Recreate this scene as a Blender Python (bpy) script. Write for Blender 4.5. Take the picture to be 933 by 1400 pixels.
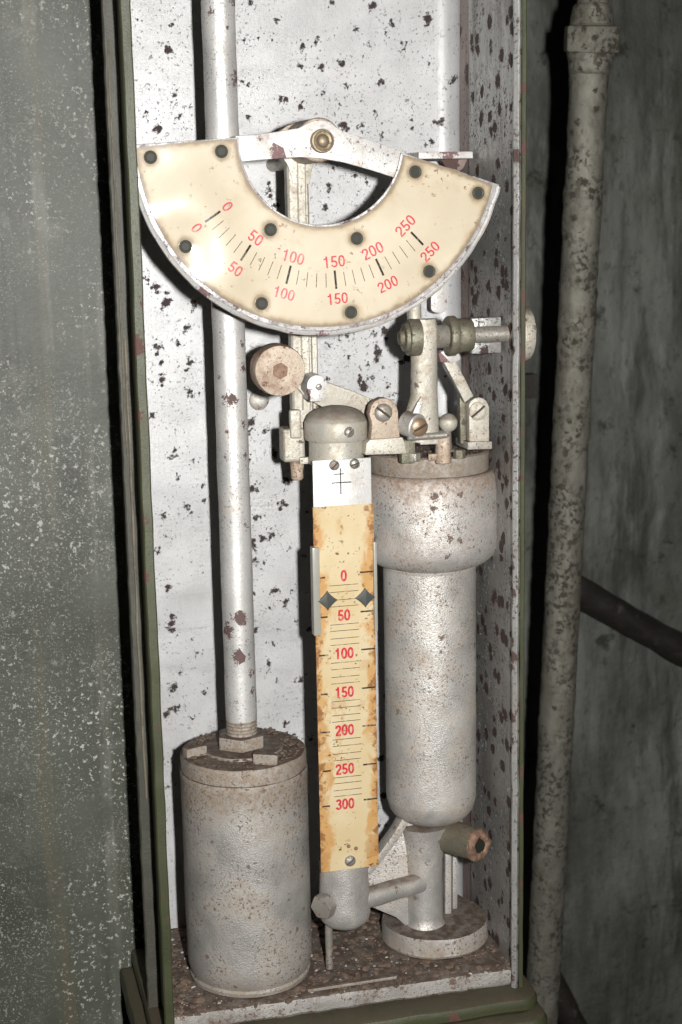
import bpy, bmesh, math, random
from mathutils import Vector, Matrix, noise as mnoise
random.seed(7)
for o in list(bpy.data.objects): bpy.data.objects.remove(o)
SC = bpy.context.scene
COL = SC.collection

# ------------------------------------------------------------------ camera, world, flash, exposure
YAW, PITCH, ROLL, DIST, FPX = math.radians(14), math.radians(11), math.radians(1.1), 1.05, 2100.0
W_ = Vector((math.sin(YAW)*math.cos(PITCH), math.cos(YAW)*math.cos(PITCH), -math.sin(PITCH)))
R0 = Vector((math.cos(YAW), -math.sin(YAW), 0)); U0 = R0.cross(W_)
R_ = R0*math.cos(ROLL) - U0*math.sin(ROLL); U_ = U0*math.cos(ROLL) + R0*math.sin(ROLL)
CAM = -W_*DIST
cd = bpy.data.cameras.new('camera'); cam = bpy.data.objects.new('camera', cd); COL.objects.link(cam)
cam.matrix_world = Matrix(((R_.x, U_.x, -W_.x, CAM.x), (R_.y, U_.y, -W_.y, CAM.y), (R_.z, U_.z, -W_.z, CAM.z), (0, 0, 0, 1)))
cd.sensor_fit = 'VERTICAL'; cd.sensor_height = 36.0; cd.lens = 36.0*FPX/1400.0
cd.clip_start = 0.02; cd.clip_end = 50
cd.dof.use_dof = True; cd.dof.focus_distance = 0.98; cd.dof.aperture_fstop = 17
SC.camera = cam
wd = bpy.data.worlds.new('World'); SC.world = wd; wd.use_nodes = True
bg = wd.node_tree.nodes['Background']; bg.inputs[0].default_value = (0.9, 1.0, 0.92, 1); bg.inputs[1].default_value = 0.006
fl = bpy.data.lights.new('flash', 'AREA'); fl.shape = 'RECTANGLE'; fl.size = 0.018; fl.size_y = 0.03; fl.energy = 15.0
fl.color = (1.0, 0.985, 0.96)
flo = bpy.data.objects.new('camera_flash', fl); COL.objects.link(flo)
flo.matrix_world = cam.matrix_world.copy(); flo.location = CAM + R_*0.082 + U_*0.016
SC.view_settings.view_transform = 'Standard'; SC.view_settings.look = 'None'
SC.view_settings.gamma = 1.0; SC.view_settings.exposure = 0.0; SC.view_settings.use_curve_mapping = False
SC.render.engine = 'CYCLES'
SC.cycles.max_bounces = 3; SC.cycles.diffuse_bounces = 2; SC.cycles.glossy_bounces = 2

def P(px, py, Y):            # point of the place at depth Y seen at photograph coordinate px, py
    d = W_*FPX + R_*(px-466.5) - U_*(py-700.0)
    return CAM + d*((Y-CAM.y)/d.y)
def S(px, p):                # length of px photograph pixels at a point
    return px*((p-CAM).dot(W_))/FPX

# ------------------------------------------------------------------ material toolkit
class G:
    def __init__(s, name):
        s.m = bpy.data.materials.new(name); s.m.use_nodes = True; s.t = s.m.node_tree; s.t.nodes.clear()
        s.out = s.n('ShaderNodeOutputMaterial'); s.b = s.n('ShaderNodeBsdfPrincipled')
        s.l(s.b.outputs[0], s.out.inputs[0]); s.co = s.n('ShaderNodeTexCoord').outputs['Object']
    def n(s, k, **kw):
        x = s.t.nodes.new(k)
        for a, v in kw.items(): setattr(x, a, v)
        return x
    def l(s, a, b): s.t.links.new(a, b)
    def put(s, sock, v):
        if isinstance(v, bpy.types.NodeSocket): s.l(v, sock)
        elif isinstance(v, (tuple, list)):
            sock.default_value = tuple(v) + (1,) if len(v) == 3 and len(sock.default_value) == 4 else v
        else: sock.default_value = v
    def noise(s, scale, detail=4, rough=0.55, vec=None, dist=0.0, col=False):
        x = s.n('ShaderNodeTexNoise'); s.put(x.inputs['Vector'], vec or s.co)
        x.inputs['Scale'].default_value = scale; x.inputs['Detail'].default_value = detail
        x.inputs['Roughness'].default_value = rough; x.inputs['Distortion'].default_value = dist
        return x.outputs['Color' if col else 'Fac']
    def math(s, op, a, b=0.0, clamp=False):
        x = s.n('ShaderNodeMath', operation=op, use_clamp=clamp); s.put(x.inputs[0], a); s.put(x.inputs[1], b); return x.outputs[0]
    def ss(s, v, lo, hi):
        x = s.n('ShaderNodeMapRange', interpolation_type='SMOOTHSTEP'); s.put(x.inputs[0], v)
        x.inputs[1].default_value = lo; x.inputs[2].default_value = hi; return x.outputs[0]
    def mix(s, a, b, f):
        x = s.n('ShaderNodeMix', data_type='RGBA'); s.put(x.inputs[0], f); s.put(x.inputs[6], a); s.put(x.inputs[7], b); return x.outputs[2]
    def fmix(s, a, b, f):
        x = s.n('ShaderNodeMix', data_type='FLOAT'); s.put(x.inputs[0], f); s.put(x.inputs[2], a); s.put(x.inputs[3], b); return x.outputs[0]
    def vmul(s, v, k):
        x = s.n('ShaderNodeVectorMath', operation='MULTIPLY'); s.put(x.inputs[0], v); x.inputs[1].default_value = k; return x.outputs[0]
    def warp(s, scale, amt, vec=None, detail=3):
        c = s.noise(scale, detail, 0.6, vec, col=True)
        a = s.n('ShaderNodeVectorMath', operation='SUBTRACT'); s.l(c, a.inputs[0]); a.inputs[1].default_value = (.5, .5, .5)
        b = s.n('ShaderNodeVectorMath', operation='SCALE'); s.l(a.outputs[0], b.inputs[0]); b.inputs['Scale'].default_value = amt
        d = s.n('ShaderNodeVectorMath', operation='ADD'); s.put(d.inputs[0], vec or s.co); s.l(b.outputs[0], d.inputs[1]); return d.outputs[0]
    def spots(s, scale, rmin, rmax, ragged=0.35, vec=None, keep=1.0, soft=0.018):
        # ragged flecks, one per cell of about 1/scale metres, radius rmin..rmax as a fraction of the cell
        v = s.n('ShaderNodeTexVoronoi', feature='F1'); v.inputs['Scale'].default_value = scale
        s.put(v.inputs['Vector'], vec or s.co)
        sp = s.n('ShaderNodeSeparateColor'); s.l(v.outputs['Color'], sp.inputs[0])
        r = s.n('ShaderNodeMapRange'); s.l(s.math('POWER', sp.outputs[0], 1.7), r.inputs[0]); r.inputs[3].default_value = rmin; r.inputs[4].default_value = rmax
        d = s.math('ADD', v.outputs['Distance'], s.math('MULTIPLY', s.math('SUBTRACT', s.noise(scale*4.5, 4, .78, vec), .5), ragged*2.8))
        m = s.ss(s.math('SUBTRACT', r.outputs[0], d), -soft, soft)
        return s.math('MULTIPLY', m, s.math('LESS_THAN', sp.outputs[1], keep))
    def specks(s, scale, thr, clus=None, w=.025, vec=None):
        m = s.ss(s.noise(scale, 3, .65, vec), thr-w, thr+w)
        return s.math('MULTIPLY', m, clus) if clus else m
    def bump(s, h, strength, dist, prev=None):
        x = s.n('ShaderNodeBump'); x.inputs['Strength'].default_value = strength; x.inputs['Distance'].default_value = dist
        s.put(x.inputs['Height'], h)
        if prev: s.l(prev, x.inputs['Normal'])
        return x.outputs[0]
    def up(s, lo=0.55, hi=0.9):
        g = s.n('ShaderNodeNewGeometry'); x = s.n('ShaderNodeSeparateXYZ'); s.l(g.outputs['Normal'], x.inputs[0]); return s.ss(x.outputs[2], lo, hi)
    def mx(s, a, b): return s.math('MAXIMUM', a, b)
    def fin(s, col, metal, rough, nrm=None, **kw):
        s.put(s.b.inputs['Base Color'], col); s.put(s.b.inputs['Metallic'], metal); s.put(s.b.inputs['Roughness'], rough)
        if nrm: s.l(nrm, s.b.inputs['Normal'])
        for k, v in kw.items(): s.put(s.b.inputs[k.replace('_', ' ')], v)
        return s.m

def aged(name, base, metal=0.4, rough=0.45, spot=None, spotcol=(.055, .035, .035), grime=0.4, grimecol=(.20, .14, .09), gscale=45,
         pits=0.3, dust=0.0, dustcol=(.11, .075, .05), bump=0.5, attr=None, stretch=(1, 1, 1), streak=0.0, relief=False, tonev=.80, pitth=.615, zdirt=None, duplo=.55, glint=0.0, pitsc=430):
    g = G(name); sv = g.vmul(g.co, stretch)
    tone = g.noise(30, 5, .6)
    c = g.mix(tuple(x*tonev for x in base), tuple(min(1, x*1.08) for x in base), g.ss(tone, .3, .7))
    fine = g.noise(900, 2, .6)
    c = g.mix(c, tuple(x*.6 for x in base), g.math('MULTIPLY', g.ss(fine, .56, .75), .35))
    gm = g.math('MULTIPLY', g.math('MULTIPLY', g.ss(g.noise(gscale, 6, .72, sv, .3), .44, .68), g.fmix(.6, 1.0, g.ss(g.noise(520, 3, .65), .4, .6))), grime)
    if streak:
        st = g.noise(60, 6, .65, g.vmul(g.co, (1, 1, .07)))
        gm = g.mx(gm, g.math('MULTIPLY', g.ss(st, .5, .75), streak))
    if zdirt:
        z = g.n('ShaderNodeSeparateXYZ'); g.l(g.co, z.inputs[0])
        for lo, hi, am in zdirt:
            zz = g.ss(g.math('ADD', z.outputs[2], g.math('MULTIPLY', g.math('SUBTRACT', g.noise(55, 5, .65, g.vmul(g.co, (1, 1, .4))), .5), abs(hi-lo)*1.6)), lo, hi)
            gm = g.mx(gm, g.math('MULTIPLY', g.math('MULTIPLY', zz, am), g.fmix(.55, 1.0, g.ss(g.noise(240, 4, .7), .4, .6))))
    c = g.mix(c, grimecol, gm)
    mask = None
    if pits:
        pm = g.specks(pitsc, pitth, g.ss(g.noise(26, 3, .6), .36, .60))
        pm = g.math('MULTIPLY', pm, pits, True); c = g.mix(c, tuple(x*1.3 for x in spotcol), pm); mask = pm
    if spot:
        sm = g.spots(*spot); mask = g.mx(mask, sm) if mask else sm
        c = g.mix(c, g.mix(spotcol, tuple(x*1.9 for x in spotcol), g.noise(250, 3)), sm)
    if attr:
        a = g.n('ShaderNodeAttribute', attribute_name=attr).outputs['Fac']
        rag = g.math('MULTIPLY', g.math('SUBTRACT', g.noise(520, 5, .8), .52), 6.5)
        sm = g.ss(g.math('ADD', g.math('SUBTRACT', 0.0, a), rag), -.35, .35)
        near = g.ss(a, 9, 1)          # smaller chips scattered around each bare patch
        chip = g.math('MULTIPLY', g.specks(520, .66), near)
        sm = g.mx(sm, chip)
        mask = g.mx(mask, sm) if mask else sm
        c = g.mix(c, g.mix(spotcol, tuple(x*2.2 for x in spotcol), g.noise(300, 3)), sm)
    if dust:
        dm = g.math('MULTIPLY', g.up(duplo, duplo+.35), g.math('MULTIPLY', g.fmix(.65, 1.0, g.ss(g.noise(120, 5, .65), .35, .6)), dust))
        c = g.mix(c, g.mix(tuple(x*.6 for x in dustcol), tuple(x*1.5 for x in dustcol), g.noise(320, 6, .7)), dm)
        mask = g.mx(mask, dm) if mask else dm
    mk = mask if mask else 0.0
    dirty = g.mx(mk, gm)
    h = g.math('ADD', g.math('MULTIPLY', g.noise(1100, 3, .65), .6), g.math('MULTIPLY', g.noise(210, 4, .6), .35))
    nr = g.bump(h, bump, .0006)
    if glint: nr = g.bump(g.specks(330, .60, g.ss(g.noise(28, 3, .6), .42, .58)), glint, .0025, nr)
    if mask and relief: nr = g.bump(g.math('SUBTRACT', 1.0, mask), .8, .0004, nr)
    return g.fin(c, g.math('MULTIPLY', g.math('SUBTRACT', 1.0, dirty), metal), g.fmix(rough, .75, dirty), nr)

M = {}
M['panel'] = aged('silver_panel_paint', (.80, .80, .80), .18, .45, attr='bare', spotcol=(.055, .037, .036), grime=.10, grimecol=(.45, .41, .37), gscale=20, pits=.45, bump=.4, relief=True, tonev=.95, pitth=.645)
M['side'] = aged('silver_side_paint', (.42, .42, .40), .75, .38, spot=(125, .02, .62, .5, None, .75), spotcol=(.030, .016, .014), grime=.75, grimecol=(.085, .045, .034), gscale=18, pits=1.0, bump=.8, stretch=(1, 1, .35), streak=.6, relief=True, glint=1.0, pitth=.59)
M['rust_side'] = aged('rusty_side_paint', (.30, .24, .22), .3, .45, spot=(70, .02, .5, .5, None, .5), spotcol=(.05, .025, .022), grime=.95, grimecol=(.11, .05, .04), gscale=16, pits=1.0, bump=.8, stretch=(1, 1, .3), streak=.8, relief=True)
M['rod'] = aged('silver_rod_paint', (.68, .67, .65), .5, .45, spot=(85, .0, .55, .5, None, .5), spotcol=(.075, .047, .042), grime=.45, grimecol=(.33, .27, .22), gscale=50, pits=.7, bump=.6, pitth=.61, pitsc=600)
M['silver'] = aged('silver_cast_paint', (.64, .62, .585), .6, .45, spot=(120, .0, .30, .5, None, .35), spotcol=(.11, .075, .052), grime=.72, grimecol=(.35, .265, .185), gscale=34, pits=.9, dust=.9, bump=1.0, pitth=.588, pitsc=680, streak=.35, tonev=.72)
M['chamber'] = aged('sooty_silver_chamber_paint', (.67, .65, .615), .6, .45, spot=(110, .0, .32, .5, None, .35), spotcol=(.085, .058, .045), grime=.65, grimecol=(.26, .18, .13), gscale=34, pits=.9, dust=.9, bump=1.0, pitth=.588, pitsc=640, zdirt=[(.298, .324, .95), (.270, .256, .85)], streak=.5, tonev=.74)
M['silver_dirty'] = aged('dusty_silver_paint', (.50, .485, .455), .5, .44, spot=(190, .0, .30, .5, None, .35), spotcol=(.10, .07, .052), grime=.8, grimecol=(.24, .185, .135), gscale=30, pits=1.0, dust=1.0, dustcol=(.075, .05, .036), bump=1.2, pitth=.588, pitsc=600, zdirt=[(.112, .132, .95), (.022, -.004, .9)], streak=.4, tonev=.72)
M['silver_flat'] = aged('worn_silver_bar_paint', (.58, .57, .55), .3, .45, spot=(85, .0, .66, .65, None, .6), spotcol=(.12, .07, .07), grime=.7, grimecol=(.33, .26, .21), gscale=60, pits=.9, bump=.6, tonev=.88)
M['lipmat'] = aged('worn_lip_paint', (.40, .40, .385), .45, .4, spot=(120, .0, .62, .5, None, .6), spotcol=(.05, .03, .026), grime=.85, grimecol=(.16, .11, .085), gscale=30, pits=1.0, bump=.8, pitth=.58, stretch=(1, 1, .4))
M['plate'] = aged('plain_silver_plate_paint', (.60, .595, .58), .3, .45, grime=.5, grimecol=(.36, .30, .25), gscale=40, pits=.6, bump=.5, pitth=.62, tonev=.9)
M['rim'] = aged('dirty_dial_edge_paint', (.50, .49, .485), .4, .42, spot=(120, .0, .6, .5, None, .5), spotcol=(.07, .05, .055), grime=.95, grimecol=(.16, .125, .12), gscale=90, pits=1.0, bump=.8, pitth=.59)
M['bone'] = aged('yellowed_silver_paint', (.56, .53, .455), .35, .45, spot=(140, .0, .32, .5, None, .35), spotcol=(.085, .06, .042), grime=.75, grimecol=(.25, .18, .11), gscale=60, pits=.8, dust=.9, dustcol=(.08, .055, .04), bump=1.0, pitth=.60, pitsc=600)
M['rusty'] = aged('rusty_cream_metal', (.50, .41, .32), .2, .5, spot=(150, .0, .35, .5, None, .4), spotcol=(.10, .05, .03), grime=.9, grimecol=(.20, .10, .055), gscale=48, pits=.9, dust=.8, bump=1.0, pitth=.60, pitsc=600)
M['cap'] = aged('tarnished_olive_cap', (.50, .48, .42), .3, .48, grime=.75, grimecol=(.34, .27, .17), gscale=60, pits=.5, dust=1.0, dustcol=(.175, .145, .115), bump=.7, duplo=.2)
M['olive'] = aged('tarnished_olive_metal', (.22, .21, .155), .55, .42, spot=(180, 0, .45, .5, None, .5), spotcol=(.05, .04, .03), grime=.9, grimecol=(.12, .09, .06), gscale=80, pits=1.0, dust=.5, bump=1.1, pitth=.59)
M['brass'] = aged('tarnished_brass', (.30, .24, .16), .5, .42, grime=.9, grimecol=(.15, .09, .055), gscale=120, pits=.8, bump=.8, pitth=.58)
M['steel'] = aged('dull_steel_screw', (.38, .36, .32), .55, .42, spot=(220, 0, .4, .5, None, .5), spotcol=(.08, .05, .035), grime=.9, grimecol=(.17, .115, .08), gscale=110, pits=1.0, bump=.7, pitth=.58)
M['bronze'] = aged('brown_bronze_screw', (.36, .25, .16), .5, .38, grime=.5, grimecol=(.20, .12, .07), pits=.5, bump=.4)
M['rust'] = aged('brown_rust', (.20, .115, .075), .1, .7, grime=.8, grimecol=(.33, .22, .15), pits=1.0, bump=1.2, gscale=90)
M['green'] = aged('olive_green_paint', (.050, .057, .025), .0, .45, spot=(75, .0, .5, .45, None, .25), spotcol=(.06, .027, .02), grime=.6, grimecol=(.05, .035, .022), gscale=20, pits=.5, dust=.75, dustcol=(.065, .05, .034), bump=.7, stretch=(1, 1, .3))
M['greygreen'] = aged('grey_green_edge_paint', (.060, .060, .045), .0, .5, grime=.8, grimecol=(.035, .028, .02), gscale=25, pits=.6, dust=.4, bump=1.0, stretch=(1, 1, .2), streak=.5)
M['gasket'] = aged('dried_cream_gasket', (.15, .13, .09), 0, .6, grime=.9, grimecol=(.06, .05, .035), gscale=60, pits=.5, bump=.8)
M['base'] = aged('dirt_covered_base_paint', (.37, .355, .33), .2, .5, spot=(160, 0, .45, .6, None, .5), spotcol=(.09, .06, .042), grime=1.0, grimecol=(.13, .095, .07), gscale=38, pits=.9, dust=1.0, dustcol=(.070, .047, .034), bump=1.6, pitth=.59, pitsc=520)
M['pipe'] = aged('flaking_pipe_paint', (.34, .325, .27), .4, .38, spot=(120, .0, .45, .7, None, .4), spotcol=(.05, .043, .032), grime=.9, grimecol=(.12, .10, .068), gscale=45, pits=.95, bump=2.0, stretch=(1, 1, .5), pitth=.535, pitsc=190, relief=True)
M['darkpipe'] = aged('black_brown_pipe_paint', (.035, .030, .026), .1, .5, spot=(60, 0, .4, .6, None, .4), spotcol=(.06, .055, .045), grime=.7, grimecol=(.06, .048, .04), pits=.8, bump=1.4)

def mat_flat(name, col, rough=.5, metal=0.0, var=.12, **kw):
    g = G(name); c = g.mix(tuple(x*(1-var) for x in col), tuple(min(1, x*(1+var)) for x in col), g.noise(150, 4, .6))
    return g.fin(c, metal, rough, g.bump(g.noise(600, 2), .15, .0003), **kw)
def mat_ink(name, col, wear):
    g = G(name); w = g.ss(g.noise(260, 4, .7), .50, .64)
    return g.fin(g.mix(col, (.58, .50, .37), g.math('MULTIPLY', w, wear)), 0, .35, Coat_Weight=.5, Coat_Roughness=.12)
M['red'] = mat_ink('red_print', (.52, .03, .055), .25)
M['red_glare'] = mat_ink('glare_paled_red_print', (.54, .07, .095), .4)  # worn red, paled: glare on the left-hand numerals put into the ink colour
M['black_ink'] = mat_ink('black_print', (.035, .028, .022), .5)
M['hole'] = mat_flat('dark_eyelet_inside', (.012, .014, .009), .6)
M['eyelet'] = mat_flat('dark_olive_eyelet', (.16, .155, .12), .3, .6)
M['pointer'] = mat_flat('dark_pointer_paint', (.05, .055, .048), .5)
M['groove'] = mat_flat('dirt_in_groove', (.05, .035, .025), .8)
M['clip'] = mat_flat('dull_clear_plastic', (.30, .29, .25), .3, 0, .2)
M['tube'] = mat_flat('dark_tube', (.06, .06, .05), .3)

def mat_face():
    g = G('yellowed_dial_sheet')
    c = g.mix((.51, .435, .315), (.57, .495, .37), g.ss(g.noise(22, 4, .6), .35, .65))
    st = g.ss(g.noise(34, 6, .72, None, .4), .54, .72)
    c = g.mix(c, (.40, .30, .18), g.math('MULTIPLY', st, .42))
    a = g.n('ShaderNodeAttribute', attribute_name='edge').outputs['Fac']     # distance in from the sheet's edge and the eyelets
    e = g.ss(g.math('ADD', a, g.math('MULTIPLY', g.math('SUBTRACT', g.noise(60, 6, .65), .5), 1.0)), .55, .0)
    c = g.mix(c, (.36, .26, .14), g.math('MULTIPLY', e, .75))
    e2 = g.ss(g.math('ADD', a, g.math('MULTIPLY', g.math('SUBTRACT', g.noise(150, 5, .65), .5), .5)), .3, .05)
    c = g.mix(c, (.15, .11, .075), g.math('MULTIPLY', e2, .7))
    fl = g.specks(330, .645, g.ss(g.noise(30, 3, .6), .46, .60))
    c = g.mix(c, (.25, .15, .08), fl)
    n = None
    return g.fin(c, 0, .5, n, Coat_Weight=1.0, Coat_Roughness=.12, Coat_IOR=1.5)
M['face'] = mat_face()
def mat_strip():
    g = G('stained_scale_sheet')
    x = g.n('ShaderNodeSeparateXYZ'); g.l(g.co, x.inputs[0])
    edge = g.math('SUBTRACT', .0187, g.math('ABSOLUTE', x.outputs[0]))         # metres in from either long edge
    low = g.ss(x.outputs[2], .0, -.125)
    n1 = g.noise(55, 7, .68, g.vmul(g.co, (1, 1, .6)), .3)
    c = g.mix((.56, .44, .25), (.61, .51, .33), g.ss(g.noise(25, 4), .35, .65))
    wob = g.math('MULTIPLY', g.math('SUBTRACT', n1, .46), .045)
    m1 = g.ss(g.math('SUBTRACT', edge, g.math('ADD', wob, g.math('MULTIPLY', low, .0028))), .0055, -.001)
    c = g.mix(c, (.50, .26, .08), g.math('MULTIPLY', m1, .8))
    m2 = g.ss(g.math('SUBTRACT', edge, g.math('MULTIPLY', g.math('SUBTRACT', g.noise(110, 7, .7), .5), .03)), .0022, -.001)
    c = g.mix(c, (.22, .09, .03), g.math('MULTIPLY', m2, .85))
    bl = g.spots(55, .0, .5, .3, keep=.45, soft=.06)
    ring = g.math('MULTIPLY', bl, g.fmix(.35, .8, g.noise(140, 5)))
    c = g.mix(c, (.38, .19, .06), g.math('MULTIPLY', ring, g.fmix(.45, .95, low)))
    hi = g.ss(n1, .54, .70); c = g.mix(c, (.46, .25, .08), g.math('MULTIPLY', hi, .65))
    fl = g.specks(380, .63, g.ss(g.noise(40, 3, .6), .45, .58))
    c = g.mix(c, (.16, .08, .03), fl)
    return g.fin(c, 0, .35, g.bump(g.noise(90, 4), .15, .0008), Coat_Weight=.6, Coat_Roughness=.2)
M['strip'] = mat_strip()
def mat_lwall():
    g = G('grey_green_plaster_wall')
    c = g.mix((.044, .049, .036), (.078, .084, .065), g.ss(g.noise(9, 5, .62), .3, .7))
    c = g.mix(c, (.030, .037, .021), g.math('MULTIPLY', g.ss(g.noise(6, 3), .5, .7), .5))
    st = g.noise(48, 4, .6, g.vmul(g.warp(5, .012), (1, 1, .02)))
    c = g.mix(c, (.20, .20, .175), g.math('MULTIPLY', g.ss(st, .57, .70), g.fmix(.1, .6, g.ss(g.noise(22, 4, .6), .4, .62))))
    st2 = g.noise(38, 4, .65, g.vmul(g.co, (1, 1, .045)))
    c = g.mix(c, (.11, .088, .052), g.math('MULTIPLY', g.ss(st2, .56, .70), .5))
    st3 = g.noise(70, 4, .65, g.vmul(g.co, (1, 1, .03)))
    c = g.mix(c, (.026, .028, .022), g.math('MULTIPLY', g.ss(st3, .55, .7), .5))
    c = g.mix(c, (.14, .14, .12), g.math('MULTIPLY', g.ss(g.noise(24, 6, .78), .53, .70), .55))
    clus = g.ss(g.noise(11, 4, .6), .38, .62)
    sp = g.mx(g.specks(330, .615, clus), g.math('MULTIPLY', g.specks(700, .612, g.ss(g.noise(14, 3, .6), .36, .6)), .6))
    sp = g.mx(sp, g.specks(150, .665, clus))
    c = g.mix(c, (.44, .44, .40), g.math('MULTIPLY', sp, .9))
    d = g.ss(g.noise(15, 5, .7), .60, .74); c = g.mix(c, (.016, .017, .014), g.math('MULTIPLY', d, .6))
    n = g.bump(g.math('ADD', g.noise(260, 4, .65), g.math('MULTIPLY', g.noise(30, 3), 1.2)), .25, .001)
    return g.fin(c, 0, g.fmix(.55, .8, sp), n)
M['lwall'] = mat_lwall()
def mat_rwall():
    g = G('dark_weathered_concrete_wall')
    c = g.mix((.105, .112, .094), (.26, .27, .24), g.ss(g.noise(7, 5, .65, g.vmul(g.co, (1, 1, .4))), .36, .64))
    st = g.noise(26, 5, .66, g.vmul(g.warp(3, .06), (1, 1, .12)))
    c = g.mix(c, (.045, .048, .038), g.math('MULTIPLY', g.ss(st, .48, .68), .8))
    c = g.mix(c, (.38, .39, .355), g.math('MULTIPLY', g.ss(g.noise(22, 5, .7, g.vmul(g.co, (1, 1, .22))), .54, .72), .6))
    c = g.mix(c, (.022, .023, .018), g.math('MULTIPLY', g.ss(g.noise(20, 5, .75), .57, .68), .8))
    c = g.mix(c, (.10, .11, .055), g.math('MULTIPLY', g.ss(g.noise(5, 3), .55, .7), .4))
    c = g.mix(c, (.05, .053, .042), g.math('MULTIPLY', g.ss(g.noise(90, 5, .75, g.vmul(g.co, (1, 1, .5))), .54, .66), .45))
    return g.fin(c, 0, .75, g.bump(g.noise(60, 6, .7), .7, .006))
M['rwall'] = mat_rwall()
M['dirt'] = mat_flat('brown_dirt_crumbs', (.13, .09, .065), .85, 0, .5)
M['chip'] = mat_flat('pale_paint_chips', (.50, .47, .43), .6, 0, .2)

# ------------------------------------------------------------------ mesh toolkit
def finish(bm, smooth=40):
    bmesh.ops.recalc_face_normals(bm, faces=bm.faces[:]); return bm
def obj(name, bm, mat, parent=None, origin=None, smooth=38):
    finish(bm)
    o_ = Vector(origin) if origin is not None else (Vector(parent.location) if parent and parent.type == 'EMPTY' else Vector((0, 0, 0)))
    bmesh.ops.translate(bm, verts=bm.verts[:], vec=-o_)
    me = bpy.data.meshes.new(name); bm.to_mesh(me); bm.free()
    for p in me.polygons: p.use_smooth = True
    me.set_sharp_from_angle(angle=math.radians(smooth))
    me.materials.append(M[mat]); o = bpy.data.objects.new(name, me); COL.objects.link(o)
    wp[o.name] = o_.copy()
    if parent: o.parent = parent; o.location = o_ - wp[parent.name]
    else: o.location = o_
    return o
wp = {}
def thing(name, loc, label, cat, group=None):
    o = bpy.data.objects.new(name, None); COL.objects.link(o); o.location = loc; o.empty_display_size = .02
    wp[o.name] = Vector(loc); return tag(o, label, cat, group)
def tag(o, label, cat, group=None):
    o['label'] = label; o['category'] = cat
    if group: o['group'] = group
    return o
def bev(bm, w, seg=2, ang=30):
    es = [e for e in bm.edges if len(e.link_faces) == 2 and e.calc_face_angle(0) > math.radians(ang)]
    if es and w > 0: bmesh.ops.bevel(bm, geom=es, offset=w, segments=seg, profile=.6, affect='EDGES', clamp_overlap=True)
    return bm
def merge(*bms):
    a = bms[0]
    for b in bms[1:]:
        me = bpy.data.meshes.new('t'); b.to_mesh(me); b.free(); a.from_mesh(me); bpy.data.meshes.remove(me)
    return a
def box(x0, x1, y0, y1, z0, z1, w=.0006, seg=2):
    bm = bmesh.new(); bmesh.ops.create_cube(bm, size=1)
    for v in bm.verts: v.co = Vector((x0+(v.co.x+.5)*(x1-x0), y0+(v.co.y+.5)*(y1-y0), z0+(v.co.z+.5)*(z1-z0)))
    return bev(bm, w, seg)
def obox(c, ax, ay, az, sx, sy, sz, w=.0005):
    bm = box(-sx/2, sx/2, -sy/2, sy/2, -sz/2, sz/2, w)
    m = Matrix((ax, ay, az)).transposed().to_4x4(); m.translation = c
    bm.transform(m); return bm
def prism(pts, y0, y1, w=.0005, seg=2):          # outline in X,Z extruded along Y
    bm = bmesh.new(); a = [bm.verts.new((x, y0, z)) for x, z in pts]; b = [bm.verts.new((x, y1, z)) for x, z in pts]; n = len(pts)
    bm.faces.new(a); bm.faces.new(b[::-1])
    for i in range(n): bm.faces.new((a[i], b[i], b[(i+1) % n], a[(i+1) % n]))
    finish(bm); return bev(bm, w, seg, 50 if n > 14 else 25)
def lathe(prof, c=(0, 0, 0), axis=(0, 0, 1), seg=48):    # prof: (radius, height along axis)
    bm = bmesh.new(); rings = []
    for r, h in prof:
        if r < 1e-6: rings.append([bm.verts.new((0, 0, h))])
        else: rings.append([bm.verts.new((r*math.cos(2*math.pi*k/seg), r*math.sin(2*math.pi*k/seg), h)) for k in range(seg)])
    for a, b in zip(rings, rings[1:]):
        for k in range(seg):
            k2 = (k+1) % seg
            if len(a) == 1 and len(b) == 1: continue
            if len(a) == 1: bm.faces.new((a[0], b[k], b[k2]))
            elif len(b) == 1: bm.faces.new((a[k], a[k2], b[0]))
            else: bm.faces.new((a[k], a[k2], b[k2], b[k]))
    for r in (rings[0], rings[-1]):
        if len(r) > 1: bm.faces.new(r)
    q = Vector((0, 0, 1)).rotation_difference(Vector(axis).normalized()); m = q.to_matrix().to_4x4(); m.translation = Vector(c)
    bm.transform(m); return finish(bm)
def rod(a, b, r, r2=None, seg=28, w=.0005, sub=1):
    a = Vector(a); b = Vector(b); L = (b-a).length; r2 = r if r2 is None else r2
    pr = [(0, 0), (r-w, 0), (r, w)] + [(r+(r2-r)*k/sub, w+(L-2*w)*k/sub) for k in range(1, sub)] + [(r2, L-w), (r2-w, L), (0, L)]
    return lathe(pr, a, b-a, seg)
def jit(bm, amp, scale, seed=0):
    for v in bm.verts:
        v.co += mnoise.noise_vector(v.co*scale + Vector((seed, seed*1.7, 0)))*amp
    return bm
def hexa(c, axis, r, h, w=.0006, rot=0.0):
    bm = bmesh.new(); a = [bm.verts.new((r*math.cos(rot+k*math.pi/3), r*math.sin(rot+k*math.pi/3), 0)) for k in range(6)]
    b = [bm.verts.new((v.co.x, v.co.y, h)) for v in a]; bm.faces.new(a); bm.faces.new(b)
    for k in range(6): bm.faces.new((a[k], a[(k+1) % 6], b[(k+1) % 6], b[k]))
    finish(bm); bev(bm, w)
    m = Vector((0, 0, 1)).rotation_difference(Vector(axis).normalized()).to_matrix().to_4x4(); m.translation = Vector(c); bm.transform(m); return bm
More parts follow.
